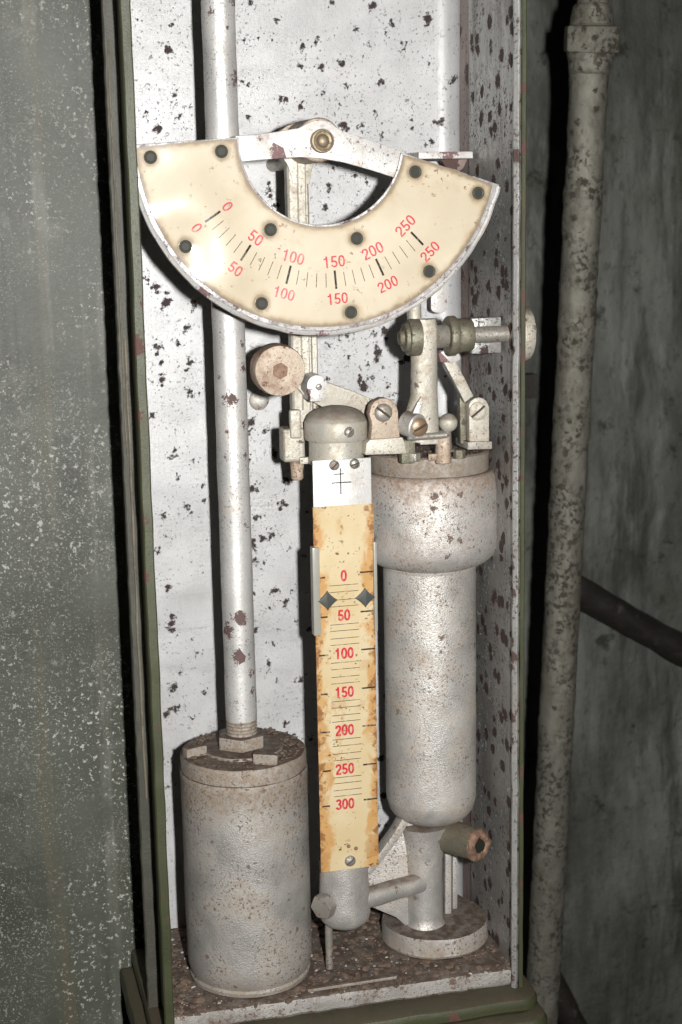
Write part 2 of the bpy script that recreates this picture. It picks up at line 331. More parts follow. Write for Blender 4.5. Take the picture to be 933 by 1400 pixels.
def screw(name, c, r, h, mat, parent, axis=(0, -1, 0), slot=30, dome=.35):
    # slotted screw: a head with a real slot between two half domes
    ax = Vector(axis).normalized(); q = Vector((0, 0, 1)).rotation_difference(ax); sw = r*.13
    bm = bmesh.new()
    prof = [(r, 0), (r, h*.55), (r*.93, h*.8), (r*.6, h*(1+dome*.6)), (0, h*(1+dome))]
    for s in (-1, 1):
        rows = []
        for rr, hh in prof:
            if rr <= sw*1.02: rr = sw*1.02
            a0 = math.asin(min(1, sw/rr)); row = []
            for k in range(13):
                t = a0 + (math.pi-2*a0)*k/12
                row.append(bm.verts.new((rr*math.cos(t), s*rr*math.sin(t), hh)))
            rows.append(row)
        for a, b in zip(rows, rows[1:]):
            for k in range(12): bm.faces.new((a[k], a[k+1], b[k+1], b[k]))
        flat = [r_[0] for r_ in rows] + [r_[-1] for r_ in rows[::-1]]
        bm.faces.new(flat)
    bmesh.ops.remove_doubles(bm, verts=bm.verts[:], dist=1e-6)
    m = (q.to_matrix() @ Matrix.Rotation(math.radians(slot), 3, 'Z')).to_4x4(); m.translation = Vector(c)
    bm.transform(m); o = obj(name, bm, mat, parent)
    obj('slot_floor', lathe([(0, 0), (r*.97, 0), (r*.97, h*.42), (0, h*.42)], c, ax, 24), 'groove', o)
    return o
def arc(cx, cy, rx, ry, a0, a1, n=18): return [(cx+rx*math.cos(math.radians(a0+(a1-a0)*k/n)), cy+ry*math.sin(math.radians(a0+(a1-a0)*k/n))) for k in range(n+1)]
DIG = {'0': [[(.28+.2*math.copysign(abs(math.cos(t))**.85, math.cos(t)), .5+.42*math.copysign(abs(math.sin(t))**.95, math.sin(t))) for t in [2*math.pi*k/36 for k in range(37)]]],
       '1': [[(.30, 0), (.30, 1)], [(.30, .88), (.22, .79), (.07, .755)]],
       '2': [arc(.28, .70, .195, .215, 185, -25) + [(.36, .45), (.20, .28), (.13, .14), (.12, .04)], [(.05, .08), (.53, .08)]],
       '3': [arc(.27, .725, .18, .195, 165, -100), arc(.275, .295, .2, .215, 98, -168)],
       '5': [[(.50, .92), (.13, .92)], [(.165, .98), (.115, .46)], arc(.275, .31, .2, .23, 140, -165)]}
def textmesh(name, s, h, c, ang, mat, parent, wt=.16, sx=1.0):
    bm = bmesh.new(); ca, sa = math.cos(ang), math.sin(ang); adv = .61; x0 = -(len(s)*adv-.10)/2; lv = 0
    for ch in s:
        for line in DIG[ch]:
            lv += 1; prev = None; n = len(line); closed = math.hypot(line[0][0]-line[-1][0], line[0][1]-line[-1][1]) < .01
            for k, (x, y) in enumerate(line):
                a = line[k-1] if k else (line[-2] if closed else line[0]); b = line[k+1] if k < n-1 else (line[1] if closed else line[-1])
                dx, dy = b[0]-a[0], b[1]-a[1]; L = math.hypot(dx, dy) or 1; nx, ny = -dy/L*wt/2, dx/L*wt/2
                pr = []
                for sg in (1, -1):
                    u, v = ((x+x0+sg*nx)*sx)*h, (y-.5+sg*ny)*h
                    pr.append(bm.verts.new((u*ca-v*sa, -.00002*(1+lv % 3), u*sa+v*ca)))
                if prev: bm.faces.new((prev[0], pr[0], pr[1], prev[1]))
                prev = pr
        x0 += adv
    bmesh.ops.recalc_face_normals(bm, faces=bm.faces[:])
    me = bpy.data.meshes.new(name); bm.to_mesh(me); bm.free(); me.materials.append(M[mat])
    o = bpy.data.objects.new(name, me); COL.objects.link(o); wp[o.name] = Vector(c); o.parent = parent; o.location = Vector(c) - wp[parent.name]; return o
def struct(o): o['kind'] = 'structure'; return o

# ------------------------------------------------------------------ setting: the two walls
def wall_mesh(x0, x1, y0, y1, z0, z1, nx, nz, amp, sc):
    bm = bmesh.new(); g = [[bm.verts.new((x0+(x1-x0)*i/nx, y0, z0+(z1-z0)*j/nz)) for i in range(nx+1)] for j in range(nz+1)]
    for row in g:
        for v in row: v.co.y += mnoise.noise(v.co*sc)*amp + mnoise.noise(v.co*sc*3.3)*amp*.4
    for j in range(nz):
        for i in range(nx): bm.faces.new((g[j][i], g[j][i+1], g[j+1][i+1], g[j+1][i]))
    back = [bm.verts.new((x, y1, z)) for x, z in ((x0, z0), (x1, z0), (x1, z1), (x0, z1))]
    bm.faces.new(back)
    bm.faces.new([g[0][i] for i in range(nx+1)] + [back[1], back[0]]); bm.faces.new([g[nz][i] for i in range(nx+1)] + [back[2], back[3]])
    bm.faces.new([g[j][0] for j in range(nz+1)] + [back[3], back[0]]); bm.faces.new([g[j][nx] for j in range(nz+1)] + [back[2], back[1]])
    return bm
struct(obj('wall_left', wall_mesh(-.75, .088, .006, .12, -.85, .8, 80, 150, .0022, 9), 'lwall', smooth=80))
struct(obj('wall_right', wall_mesh(-.1, 1.7, .75, .87, -1.3, 1.1, 90, 120, .010, 4), 'rwall', smooth=80))

# ------------------------------------------------------------------ instrument cabinet
ZB, ZT, YF = -.288, .46, -.125
XL, XR = -.1445, .083
cab = thing('instrument_cabinet', (-.03, -.06, -.335), 'open shallow metal cabinet with flaking silver lining and olive green edges', 'cabinet')
SP = """235,34,6 230,69,7 239,129,5 218,176,7 245,159,5 201,153,4 188,27,3 231,6,3 193,125,2 334,55,5 334,112,6 340,160,5 354,53,3 342,4,5 258,147,3 317,29,3 318,48,3
377,28,4 486,40,5 511,7,6 528,43,3 537,34,5 549,59,6 504,61,4 498,79,3 468,87,6 440,91,6 411,90,5 414,64,5 433,55,5 452,41,3 372,55,2 384,135,7 411,146,6 442,127,4
474,119,5 494,133,5 519,115,6 513,153,5 556,138,4 545,146,2 564,164,3 564,176,5 496,172,7 471,171,7 457,155,3 464,142,3 522,168,3 522,187,4 586,26,9 601,169,7 586,85,3 589,56,2 583,129,2 591,194,5 581,199,5 618,107,6 454,4,5
367,259,6 370,268,6 380,281,6 203,382,5 212,392,6 227,414,9 266,418,7 255,448,7 244,470,4 217,476,6 450,254,5 444,285,6 486,240,5 501,249,4 455,230,5 424,225,4 526,455,8 513,458,4 484,465,3 475,457,4
450,473,5 463,460,4 509,457,4 514,474,5 477,489,4 515,494,6 503,498,5 523,502,4 493,517,5 509,517,5 497,529,8 530,529,5 541,539,3 344,577,8 362,590,6 336,591,5 376,620,7 339,632,7 393,656,8 345,669,8 389,673,3 332,480,4 448,518,4 357,553,6
216,483,4 221,495,5 258,496,8 222,519,6 260,536,6 272,537,4 209,567,5 238,588,3 238,617,6 236,626,5 247,609,2 264,629,4 244,655,4 278,662,4 280,686,4 258,694,6 224,706,6 226,733,3 216,756,5 230,803,6 235,852,9 224,881,3 264,875,3 270,893,4 239,939,7 281,948,6 228,976,7 239,968,6 246,966,4 262,984,3 246,922,4 277,785,2
387,686,8 355,706,7 374,730,7 360,736,6 347,747,8 348,766,6 396,748,3 345,793,3 345,811,7 376,807,7 400,806,5 390,823,6 369,831,3 350,860,6 380,860,3 347,883,4 374,881,4 364,877,2 368,908,5 366,919,3 379,932,4 403,932,3 390,989,6 405,848,4 361,768,3 224,1036,3 227,1077,5 222,1109,2 519,1105,4 262,700,3 300,560,4 420,700,5 415,760,5 422,860,5 412,930,6 425,1010,5"""
SPOTS = []
for t in SP.split():
    a, b, r = map(float, t.split(',')); q = P(a, b, 0); r *= .00047
    SPOTS.append((q.x, q.z, r*random.uniform(.35, .75)))
    for _ in range(int(1+r/.0008)):        # each bare patch is a ragged cluster of smaller chips
        t = random.uniform(0, 6.283); d = r*random.uniform(.3, 1.25); SPOTS.append((q.x+d*math.cos(t), q.z+d*1.2*math.sin(t), r*random.uniform(.05, .5)))
for k in range(60): SPOTS.append((random.uniform(.02, .075), random.uniform(-.28, .12), random.uniform(.0012, .003)))
# back panel: one folded sheet, flat, then rolled forward into the right-hand corner
bm = bmesh.new(); lay = bm.verts.layers.float.new('bare')
rad = .0125; prof = []
x = XL
while x < XR-rad-.0005: prof.append((x, 0.0)); x += .0015
for k in range(9):
    t = math.pi/2*k/8; prof.append((XR-rad+rad*math.sin(t), -(rad-rad*math.cos(t))))
zs = [ZB-.004 + (ZT-ZB+.004)*j/480 for j in range(481)]
rows = []
for z in zs:
    row = []; near = [q for q in SPOTS if abs(z-q[1]) < .026]+[(9, 9, 0)]
    for (x, y) in prof:
        v = bm.verts.new((x, y + mnoise.noise(Vector((x*14, z*14, 3)))*.0006, z))
        v[lay] = min(20.0, min(math.hypot(x-sx, z-sz)-sr for sx, sz, sr in near)*1000.0)
        row.append(v)
    rows.append(row)
for j in range(480):
    for i in range(len(prof)-1): bm.faces.new((rows[j][i], rows[j][i+1], rows[j+1][i+1], rows[j+1][i]))
ext = bmesh.ops.solidify(bm, geom=bm.faces[:], thickness=-.0018)
bp = obj('back_panel', bm, 'panel', cab)
# domed rivet on the panel, below the counterweight
q = P(357, 548, -.006); obj('panel_rivet', jit(lathe([(0, 0), (.0072, 0), (.0068, .0009), (.0052, .0019), (.003, .0025), (0, .0027)], (q.x, .0004, q.z), (0, -1, 0), 28), .0003, 150), 'silver', cab)
# side walls
obj('side_wall', box(XL-.0022, XL-.0002, YF+.003, .002, ZB-.01, ZT), 'green', cab)
def side_sheet(y0, y1, x, mat, z0=ZB-.004, amp=.0005):
    bm = bmesh.new(); ny = 24; nz = 160
    g = [[bm.verts.new((x + mnoise.noise(Vector((3, (y0+(y1-y0)*i/ny)*40, (z0+(ZT-z0)*j/nz)*14)))*amp, y0+(y1-y0)*i/ny, z0+(ZT-z0)*j/nz)) for i in range(ny+1)] for j in range(nz+1)]
    for j in range(nz):
        for i in range(ny): bm.faces.new((g[j][i], g[j][i+1], g[j+1][i+1], g[j+1][i]))
    finish(bm); bmesh.ops.solidify(bm, geom=bm.faces[:], thickness=.0016)
    return bm
obj('side_wall', side_sheet(YF+.004, -.034, XR-.0002, 'side'), 'side', cab)
obj('side_wall', side_sheet(-.0345, -.0125, XR+.0012, 'rust_side'), 'rust_side', cab)
# front lips
bm = jit(merge(box(-.1500, -.1440, YF-.0015, YF+.0028, ZB-.012, ZT, .0009)), .0002, 60)
lip = bmesh.new()
for k in range(60):
    z0 = ZB-.012+(ZT-ZB+.012)*k/60; z1 = ZB-.012+(ZT-ZB+.012)*(k+1)/60
def long_bar(x0, x1, y0, y1, z0, z1, n, amp, sc, w=.0008, seed=0):   # vertical bar cut into n lengths so its edges can be knocked about
    bm = bmesh.new(); out = [(x0+w, y0), (x1-w, y0), (x1, y0+w), (x1, y1-w), (x1-w, y1), (x0+w, y1), (x0, y1-w), (x0, y0+w)]
    rows = [[bm.verts.new((x, y, z0+(z1-z0)*j/n)) for x, y in out] for j in range(n+1)]
    for j in range(n):
        for i in range(8): bm.faces.new((rows[j][i], rows[j][(i+1) % 8], rows[j+1][(i+1) % 8], rows[j+1][i]))
    bm.faces.new(rows[0]); bm.faces.new(rows[-1])
    for v in bm.verts:
        d = mnoise.noise_vector(v.co*sc+Vector((seed, 0, seed))); v.co.x += d.x*amp; v.co.y += d.y*amp
    return bm
bm.free(); lip.free()
obj('front_lip', long_bar(-.1497, -.1437, YF-.0012, YF+.0028, ZB-.018, ZT, 140, .0005, 55), 'green', cab)
obj('front_lip', long_bar(.0782, .0826, YF-.0012, YF+.0043, ZB-.012, ZT, 140, .0004, 45, .0018, 5), 'lipmat', cab)
obj('edge_strip', long_bar(.0829, .0858, YF-.0004, YF+.012, ZB-.012, ZT, 140, .0003, 45, .0006, 9), 'green', cab)
obj('rear_flange', long_bar(-.1552, -.1468, -.083, -.079, ZB-.02, ZT, 170, .0007, 130, .0008, 3), 'greygreen', cab)
obj('gasket', long_bar(-.1515, -.1500, -.0845, -.0831, ZB+.13, .13, 120, .0007, 30, .0003, 8), 'gasket', cab)
obj('gasket', long_bar(-.1532, -.1522, -.0840, -.0831, .06, .30, 90, .0006, 30, .0003, 2), 'gasket', cab)
obj('side_wall', box(-.1474, -.1468, -.079, .004, ZB-.02, ZT, .0002), 'greygreen', cab)
# corner shelf tab and folded clip high in the right corner
a = P(610, 217, -.05); b = P(647, 207, -.05)
tabp = obj('corner_tab', jit(box(a.x-.018, b.x, -.05, -.004, a.z, b.z, .0005), .0002, 200), 'silver_flat', cab)
a = P(600, 240, -.03); b = P(640, 215, -.03)
obj('corner_clip', jit(prism([(a.x, b.z), (b.x, b.z), (b.x-.004, a.z+.004), (a.x+.008, a.z)], -.032, -.028), .0002, 200), 'rust_side', cab)
# base plate and base flanges
def slab(x0, x1, y0, y1, z0, z1, r, nx, amp, sc, w=.002):
    out = []
    for cx, cy, a0 in ((x1-r, y1-.001, None), (x0+r, y1-.001, None), (x0+r, y0+r, 180), (x1-r, y0+r, 270)):
        if a0 is None: out.append((cx+r if cx > 0 else cx-r, y1))
        else:
            for k in range(9):
                t = math.radians(a0+90*k/8); out.append((cx+r*math.cos(t), cy+r*math.sin(t)))
    pts = []
    for (xa, ya), (xb, yb) in zip(out, out[1:]+out[:1]):
        L = math.hypot(xb-xa, yb-ya); n = max(1, int(L/.006))
        for k in range(n): pts.append((xa+(xb-xa)*k/n, ya+(yb-ya)*k/n))
    cx, cy = (x0+x1)/2, (y0+y1)/2; bm = bmesh.new(); n = len(pts); rows = []
    def ins(p, d):
        vx, vy = cx-p[0], cy-p[1]; hx, hy = (x1-x0)/2, (y1-y0)/2
        return (p[0]+d*vx/hx, p[1]+d*vy/hy)
    for d, z in ((w*.9, z0), (0, z0+w), (0, z0+(z1-z0)*.5), (0, z1-w), (w*.3, z1-w*.3), (w, z1)):
        rows.append([bm.verts.new((*ins(p, d), z)) for p in pts])
    for f in (.12, .3, .5, .75):
        rows.append([bm.verts.new((p[0]+(cx-p[0])*f, p[1]+(cy-p[1])*f, z1)) for p in [ins(q, w) for q in pts]])
    for A, B in zip(rows, rows[1:]):
        for i in range(n): bm.faces.new((A[i], A[(i+1) % n], B[(i+1) % n], B[i]))
    bm.faces.new(rows[0]); c = bm.verts.new((cx, cy, z1))
    for i in range(n): bm.faces.new((rows[-1][i], rows[-1][(i+1) % n], c))
    return jit(bm, amp, sc)
obj('base_plate', slab(XL+.0005, .0835, YF+.003, .001, -.300, ZB, .0015, 40, .0008, 90, .0022), 'base', cab)
obj('base_flange', slab(-.1565, .0935, -.140, .003, -.312, -.3005, .012, 40, .0006, 50, .0035), 'green', cab)
obj('base_flange', slab(-.1650, .0985, -.147, .004, -.331, -.3125, .014, 40, .0006, 50, .005), 'green', cab)

# ------------------------------------------------------------------ float cylinder with its long rod
wy = -.074; wr = P(422, 1180, wy).x - P(252, 1186, wy).x; wr *= .5
ax = (P(422, 1180, wy).x + P(252, 1186, wy).x)/2
zt = P(329, 1024, wy).z
wgt = thing('float_cylinder', (ax, wy, ZB), 'dusty silver cylinder standing on the cabinet floor below a long rod', 'cylinder')
body = [(0, ZB+.0005), (wr*.955, ZB+.0005), (wr*.965, ZB+.003), (wr*.94, ZB+.0045), (wr*.955, ZB+.006), (wr*.985, ZB+.010)]
body += [(wr*.995, ZB+.010+(zt-.020-ZB)*k/26) for k in range(1, 26)] + [(wr, zt-.0125), (wr*.985, zt-.0112), (wr*.9, zt-.0112), (0, zt-.0112)]
bm = lathe([(r, h) for r, h in body], (ax, wy, 0), seg=96); jit(bm, .0003, 45); obj('cylinder_body', bm, 'silver_dirty', wgt)
lid = [(0, zt-.0115), (wr*.96, zt-.0115), (wr*.985, zt-.0105), (wr*.985, zt-.002), (wr*.965, zt-.0003), (wr*.93, zt)] + [(wr*.93*(1-k/6), zt+.0002*k) for k in range(1, 7)]
bm = lathe(lid, (ax, wy, 0), seg=96); jit(bm, .0006, 90, 3); lido = obj('lid', bm, 'silver_dirty', wgt)
bm = lathe([(wr*.62, zt-.001), (wr*.62, zt+.0022), (wr*.3, zt+.0026), (0, zt+.0026), (0, zt-.001)], (ax, wy, 0), seg=48); obj('washer', jit(bm, .0004, 120), 'silver_dirty', lido)
zn = zt+.0026
nut = obj('hex_nut', jit(hexa((ax-.001, wy, zn), (0, 0, 1), .0162, .0085, .0012, .35), .0003, 100), 'silver_dirty', wgt)
rr = .0099; rx = ax-.0005
obj('threaded_collar', lathe([(0, zn+.008), (.0100, zn+.008)] + [(.0100-(.0005 if k % 2 else 0), zn+.0085+k*.0011) for k in range(9)] + [(.0094, zn+.0185), (0, zn+.0185)], (rx, wy, 0), seg=40), 'silver_dirty', wgt)
bm = lathe([(0, zn+.0175), (rr-.0004, zn+.0175)] + [(rr, zn+.018+(ZT-zn-.018)*k/110) for k in range(111)] + [(0, ZT)], (rx, wy, 0), seg=40)
obj('rod', jit(bm, .00025, 80, 2), 'rod', wgt)
for (px, py, w_, d_, rz) in ((266, 1026, .014, .007, .25), (367, 1040, .0155, .008, -.45)):
    t = P(px, py, wy); zz = zt+.0042; d = W_*FPX + R_*(px-466.5) - U_*(py-700); q = CAM + d*((zz-CAM.z)/d.z)
    q.x = min(max(q.x, ax-wr*.8), ax+wr*.8); q.y = min(max(q.y, wy-wr*.75), wy+wr*.7)
    obj('clamp_lug', jit(obox(Vector((q.x, q.y, zt+.0035)), Vector((math.cos(rz), math.sin(rz), 0)), Vector((-math.sin(rz), math.cos(rz), 0)), Vector((0, 0, 1)), w_, d_, .0066, .0014), .0014, 170, px), 'silver_dirty', lido)

# ------------------------------------------------------------------ pressure cylinder
cx, cy = .0435, -.062
pc = thing('pressure_cylinder', (cx, cy, ZB), 'pale silver stepped cylinder standing on a round foot behind the scale strip', 'cylinder')
def Zs(px, py): return P(px, py, cy).z
pr = P(676, 705, cy).x - cx; cr = P(648, 900, cy).x - cx
z_pt = Zs(664, 636)-.003; z_pb = Zs(676, 738); z_nk = Zs(648, 766); z_cb = Zs(648, 1086)
zu = z_cb - .012
col = [(0, z_cb-.0145), (cr*.35, z_cb-.0142), (cr*.62, z_cb-.0125), (cr*.82, z_cb-.0088), (cr*.94, z_cb-.0038), (cr*.99, z_cb+.003)] + [(cr*.994, z_cb+.004+(z_nk-z_cb)*k/30) for k in range(31)] + [(0, z_nk+.004)]
obj('column', jit(lathe(col, (cx, cy, 0), seg=96), .00025, 45, 5), 'silver', pc)
pot = [(0, z_nk-.001), (cr*1.015, z_nk-.001), (cr*1.03, z_nk+.001), (cr+(pr-cr)*.5, z_nk+.0035), (cr+(pr-cr)*.82, z_nk+.0075), (pr*.992, z_nk+.0135), (pr, z_pb+.006)]
pot += [(pr*.999, z_pb+.006+(z_pt-z_pb-.014)*k/12) for k in range(1, 12)] + [(pr*.985, z_pt-.006), (pr*.965, z_pt-.0015), (pr*.94, z_pt+.0015), (pr*.90, z_pt+.003), (0, z_pt+.003)]
pot_o = obj('upper_chamber', jit(lathe(pot, (cx, cy, 0), seg=96), .0004, 45, 9), 'chamber', pc)
zf = z_pt+.003; fr = P(664, 625, cy).x - cx; fh = Zs(664, 616)-zf+.0035
fl_ = [(0, zf-.001), (fr*.97, zf-.001), (fr, zf+.0005), (fr, zf+fh-.0013), (fr*.97, zf+fh-.0002), (fr*.6, zf+fh), (0, zf+fh)]
obj('top_flange', jit(lathe(fl_, (cx, cy, 0), seg=80), .0004, 110, 2), 'silver_dirty', pc)
ztop = zf+fh
# stand: round post, side web, ribs, foot
zfoot = ZB+.0135; fR = .0368
obj('foot', jit(lathe([(0, ZB+.0005), (fR*.985, ZB+.0005), (fR*1.0, ZB+.002), (fR*.985, ZB+.0032), (fR*.985, zfoot-.002), (fR*.965, zfoot), (fR*.5, zfoot+.0003), (0, zfoot+.0003)], (cx+.0015, cy, 0), seg=72), .0005, 70, 4), 'silver_dirty', pc)
sx = P(585, 1200, -.075).x
bm = lathe([(.0165, zu-.002), (.0145, zu-.010), (.0128, zu-.022)] + [(.0122, zu-.022-(zu-.022-zfoot-.002)*k/10) for k in range(1, 11)] + [(.0135, zfoot)], (sx, -.068, 0), seg=48)
obj('stand_post', jit(bm, .0005, 120, 6), 'silver', pc)
def pts(l, Y): return [(P(a, b, Y).x, P(a, b, Y).z) for a, b in l]
web = pts([(566, 1112), (549, 1118), (540, 1136), (520, 1163), (500, 1188), (490, 1205), (490, 1232), (512, 1240), (540, 1252), (556, 1266), (572, 1268)], -.066)
obj('web', jit(prism(web, -.069, -.063, .0012), .0003, 120), 'silver', pc)
rib = pts([(551, 1114), (560, 1118), (545, 1144), (524, 1171), (506, 1194), (499, 1189), (518, 1164), (538, 1136)], -.070)
obj('web_edge', jit(prism(rib, -.073, -.062, .0008), .0003, 120), 'silver', pc)
for (a, b, y0, y1) in ((609, 618, -.062, -.056), (619, 626, -.056, -.050)):
    l = pts([(a, 1150), (b, 1150), (b, 1252), (a, 1256)], y0)
    obj('rib', jit(prism([(x, max(z, zfoot+.0004)) for x, z in l], y0, y1, .0010), .0003, 120), 'silver', pc)
# outlet stub pointing right and forward
e1 = P(655, 1156, -.098); e0 = P(606, 1140, -.068)
d = (e1-e0).normalized()
st = obj('outlet_stub', jit(rod(e0-d*.006, e1, .0118, .0104, 36, .0008, 8), .0004, 140), 'olive', pc)
L = .0012
obj('rusty_end', jit(jit(lathe([(.0046, -.006), (.0044, .0008), (.0055, .0019), (.0070, .0022), (.0088, .0018), (.0103, .0006), (.0106, -.0012), (.0103, -.004)], e1, d, 48), .0010, 260), .0006, 700), 'rust', st)
obj('bore', lathe([(0, -.004), (.0048, -.004), (.0048, -.003), (0, -.003)], e1+d*.0041, d, 24), 'hole', st)
# link pipe to the gauge
gx, gy = P(471, 1220, -.088).x, -.088
k1 = P(577, 1206, -.074); k0 = P(500, 1228, -.090)
obj('link_pipe', jit(rod(k0+(k0-k1)*.1, k1, .0068, .0066, 30, .0012, 8), .0004, 120, 8), 'silver', pc)

# ------------------------------------------------------------------ level gauge with its scale strip
gau = thing('level_gauge', (gx, gy, ZB+.02), 'upright gauge with a stained cream 0 to 300 scale and domed cap', 'gauge')
fitR = (P(505, 1225, gy).x - P(437, 1228, gy).x)/2
z0 = P(470, 1262, gy).z; z1 = P(470, 1180, gy).z
fit = obj('lower_fitting', jit(lathe([(0, z0), (fitR*.55, z0), (fitR*.82, z0+.0015), (fitR*.95, z0+.0045), (fitR, z0+.009)] + [(fitR*(1.0-.008*k), z0+.009+(z1-z0-.006)*k/8) for k in range(1, 9)] + [(0, z1+.004)], (gx, gy, 0), seg=64), .0004, 90, 4), 'silver', gau)
q = P(444, 1238, gy-.012); dd = Vector((-.75, -.65, -.05)).normalized()
obj('drain_plug', jit(hexa(q-dd*.003, dd, .0085, .0075, .0012, .3), .0004, 200), 'steel', fit)
q = P(450, 1276, gy-.002)
obj('drain_pin', jit(rod(q+Vector((0, 0, .006)), (q.x, q.y, ZB+.001), .0026, .0024, 16, .0004, 6), .0003, 200), 'steel', gau)
obj('sight_tube', rod((gx, gy, z1), (gx, gy, P(459, 625, gy).z), .0095, None, 32), 'tube', gau)
# cap
cpx = (P(417, 588, gy).x + P(501, 584, gy).x)/2; cR = (P(501, 584, gy).x - P(417, 588, gy).x)/2; nR = cR*.875
zc0 = P(459, 600, gy).z; zc1 = P(459, 574, gy).z; zn0 = P(459, 632, gy).z
nk = obj('cap_neck', lathe([(0, zn0), (nR, zn0), (nR, zn0+.004), (nR*.985, zn0+.005), (nR*.985, zc0+.002), (0, zc0+.002)], (cpx, gy, 0), seg=64), 'cap', gau)
zdm = .0085
cp = [(0, zc0), (cR*.96, zc0), (cR, zc0+.0015), (cR, zc1-.001), (cR*.97, zc1+.0004)] + [(cR*.95*math.cos(t), zc1+.0005+zdm*math.sin(t)) for t in [math.pi/2*k/10 for k in range(1, 10)]] + [(0, zc1+.0005+zdm)]
cap = obj('cap', jit(lathe(cp, (cpx, gy, 0), seg=72), .0002, 120), 'cap', gau)
q = P(478, 591, gy-cR); off = q.x-cpx; yy = -math.sqrt(max(cR*cR-off*off, 0)); nrm = Vector((off, yy, 0)).normalized()
screw('cap_screw', Vector((cpx, gy, q.z)) + nrm*(cR-.0012), .0033, .0022, 'steel', cap, nrm, 60)
# plate and scale
py0 = gy-nR-.0012; YS = py0-.0016
pl = [P(430, 630, YS), P(510, 625, YS), P(517, 1184, YS), P(436, 1192, YS)]
xl, xr = (pl[0].x+pl[3].x)/2, (pl[1].x+pl[2].x)/2; xm = (xl+xr)/2; hw = (xr-xl)/2
zp1 = pl[0].z; zp0 = (pl[2].z+pl[3].z)/2; zs_ = (P(430, 693, YS).z + P(510, 688, YS).z)/2
obj('mounting_plate', jit(box(xl+.0005, xr-.0007, YS, YS+.0016, zp0+.002, zp1, .0006), .0001, 60), 'plate', gau)
# scale sheet, slightly wavy
bm = bmesh.new(); nx, nz = 10, 120; zc_ = (zs_+zp0)/2
hwS = hw+.0001
g = [[bm.verts.new((xm-hwS+2*hwS*i/nx + mnoise.noise(Vector((i*.2, j*.35, 1)))*(.0002 if i in (0, nx) else 0), YS-.0004 + mnoise.noise(Vector((i*.12, j*.05, 7)))*.0002, zp0+(zs_-zp0)*j/nz)) for i in range(nx+1)] for j in range(nz+1)]
for j in range(nz):
    for i in range(nx): bm.faces.new((g[j][i], g[j][i+1], g[j+1][i+1], g[j+1][i]))
finish(bm); bmesh.ops.solidify(bm, geom=bm.faces[:], thickness=.0003)
sheet = obj('scale_sheet', bm, 'strip', gau, origin=(xm, YS, zc_))
YI = YS-.00078
for (a, b) in ((457, 636), (485, 634)):
    q = P(a, b, YS); screw('plate_screw', (q.x, YS+.0004, q.z), .0032, .0018, 'steel', gau, (0, -1, 0), random.uniform(0, 180))
q = P(479, 1177, YI); screw('plate_screw', (q.x, YI+.0006, q.z), .0036, .0018, 'steel', gau, (0, -1, 0), 40)
for (a, b) in ((477, 1157), (487, 1160)):
    q = P(a, b, YI); obj('pin_hole', lathe([(0, 0), (.0013, 0), (.0013, .0003), (0, .0003)], (q.x, YI+.0002, q.z), (0, -1, 0), 14), 'rust', gau)
# engraved cross on the plate
q = P(466, 658, YS)
for (dx, dz, w_, h_) in ((0, 0, .0007, .0160), (-.001, .0045, .0062, .0006), (.0005, -.0008, .0125, .0007)):
    obj('engraved_line', box(q.x+dx-w_/2, q.x+dx+w_/2, YS-.00015, YS+.0002, q.z+dz-h_/2, q.z+dz+h_/2, 0), 'pointer', gau)
# printed scale
vals = [(0, 787), (50, 841), (100, 893), (150, 946), (200, 998), (250, 1051), (300, 1099)]
zv = [P(472, y, YI).z for _, y in vals]
for i, (v, y) in enumerate(vals):
    q = P(471+i*.3, y, YI)
    textmesh('numeral', str(v), .0070, Vector((q.x-.0005, YI, q.z)), 0, 'red', sheet, .19, .96)
    obj('tick_mark', box(xr-.0092, xr-.0004, YI-.00004, YI+.0003, q.z+.0008, q.z+.0018, 0), 'black_ink', sheet)
    obj('tick_mark', box(xl+.0014+(.0009 if i % 2 else 0), xl+.0065+(.0011 if i % 3 else 0), YI-.00004, YI+.0003, q.z-.0008, q.z+.0002, 0), 'black_ink', sheet)
    if i < 6:
        for k in range(1, 5):
            z = zv[i] + (zv[i+1]-zv[i])*k/5 + (-.0008 if k == 1 else .0008 if k == 4 else 0)
            obj('tick_mark', box(xm-.0098, xm+.0085, YI-.00004, YI+.0003, z-.00016, z+.00016, 0), 'black_ink', sheet)
# sliding pointer clip
cz = P(447, 820, YS).z
sl = thing('pointer_slider', (xm, YS, P(432, 868, YS).z), 'sliding clip with two dark diamond pointers across the cream scale strip', 'pointer')
def clipbar(x0, x1, za, zb): return jit(box(x0, x1, YS-.0026, YS+.0040, za, zb, .0007), .00012, 150)
obj('side_clip', clipbar(xl-.0016, xl+.0030, P(432, 868, YS).z, P(432, 748, YS).z), 'clip', sl)
obj('side_clip', clipbar(xr-.0008, xr+.0014, P(512, 862, YS).z, P(512, 740, YS).z), 'clip', sl)
for s, x in ((1, xl+.0015), (-1, xr-.0004)):
    o = []
    for k in range(25):
        t = 2*math.pi*k/24
        c_, s_ = math.cos(t), math.sin(t); o.append((x+s*(.0060+.0064*abs(c_)**2.4*math.copysign(1, c_)), cz+.0062*abs(s_)**2.4*math.copysign(1, s_)))
    obj('pointer', prism(o[:-1], YS-.0030, YS-.0012, .0002), 'pointer', sl)

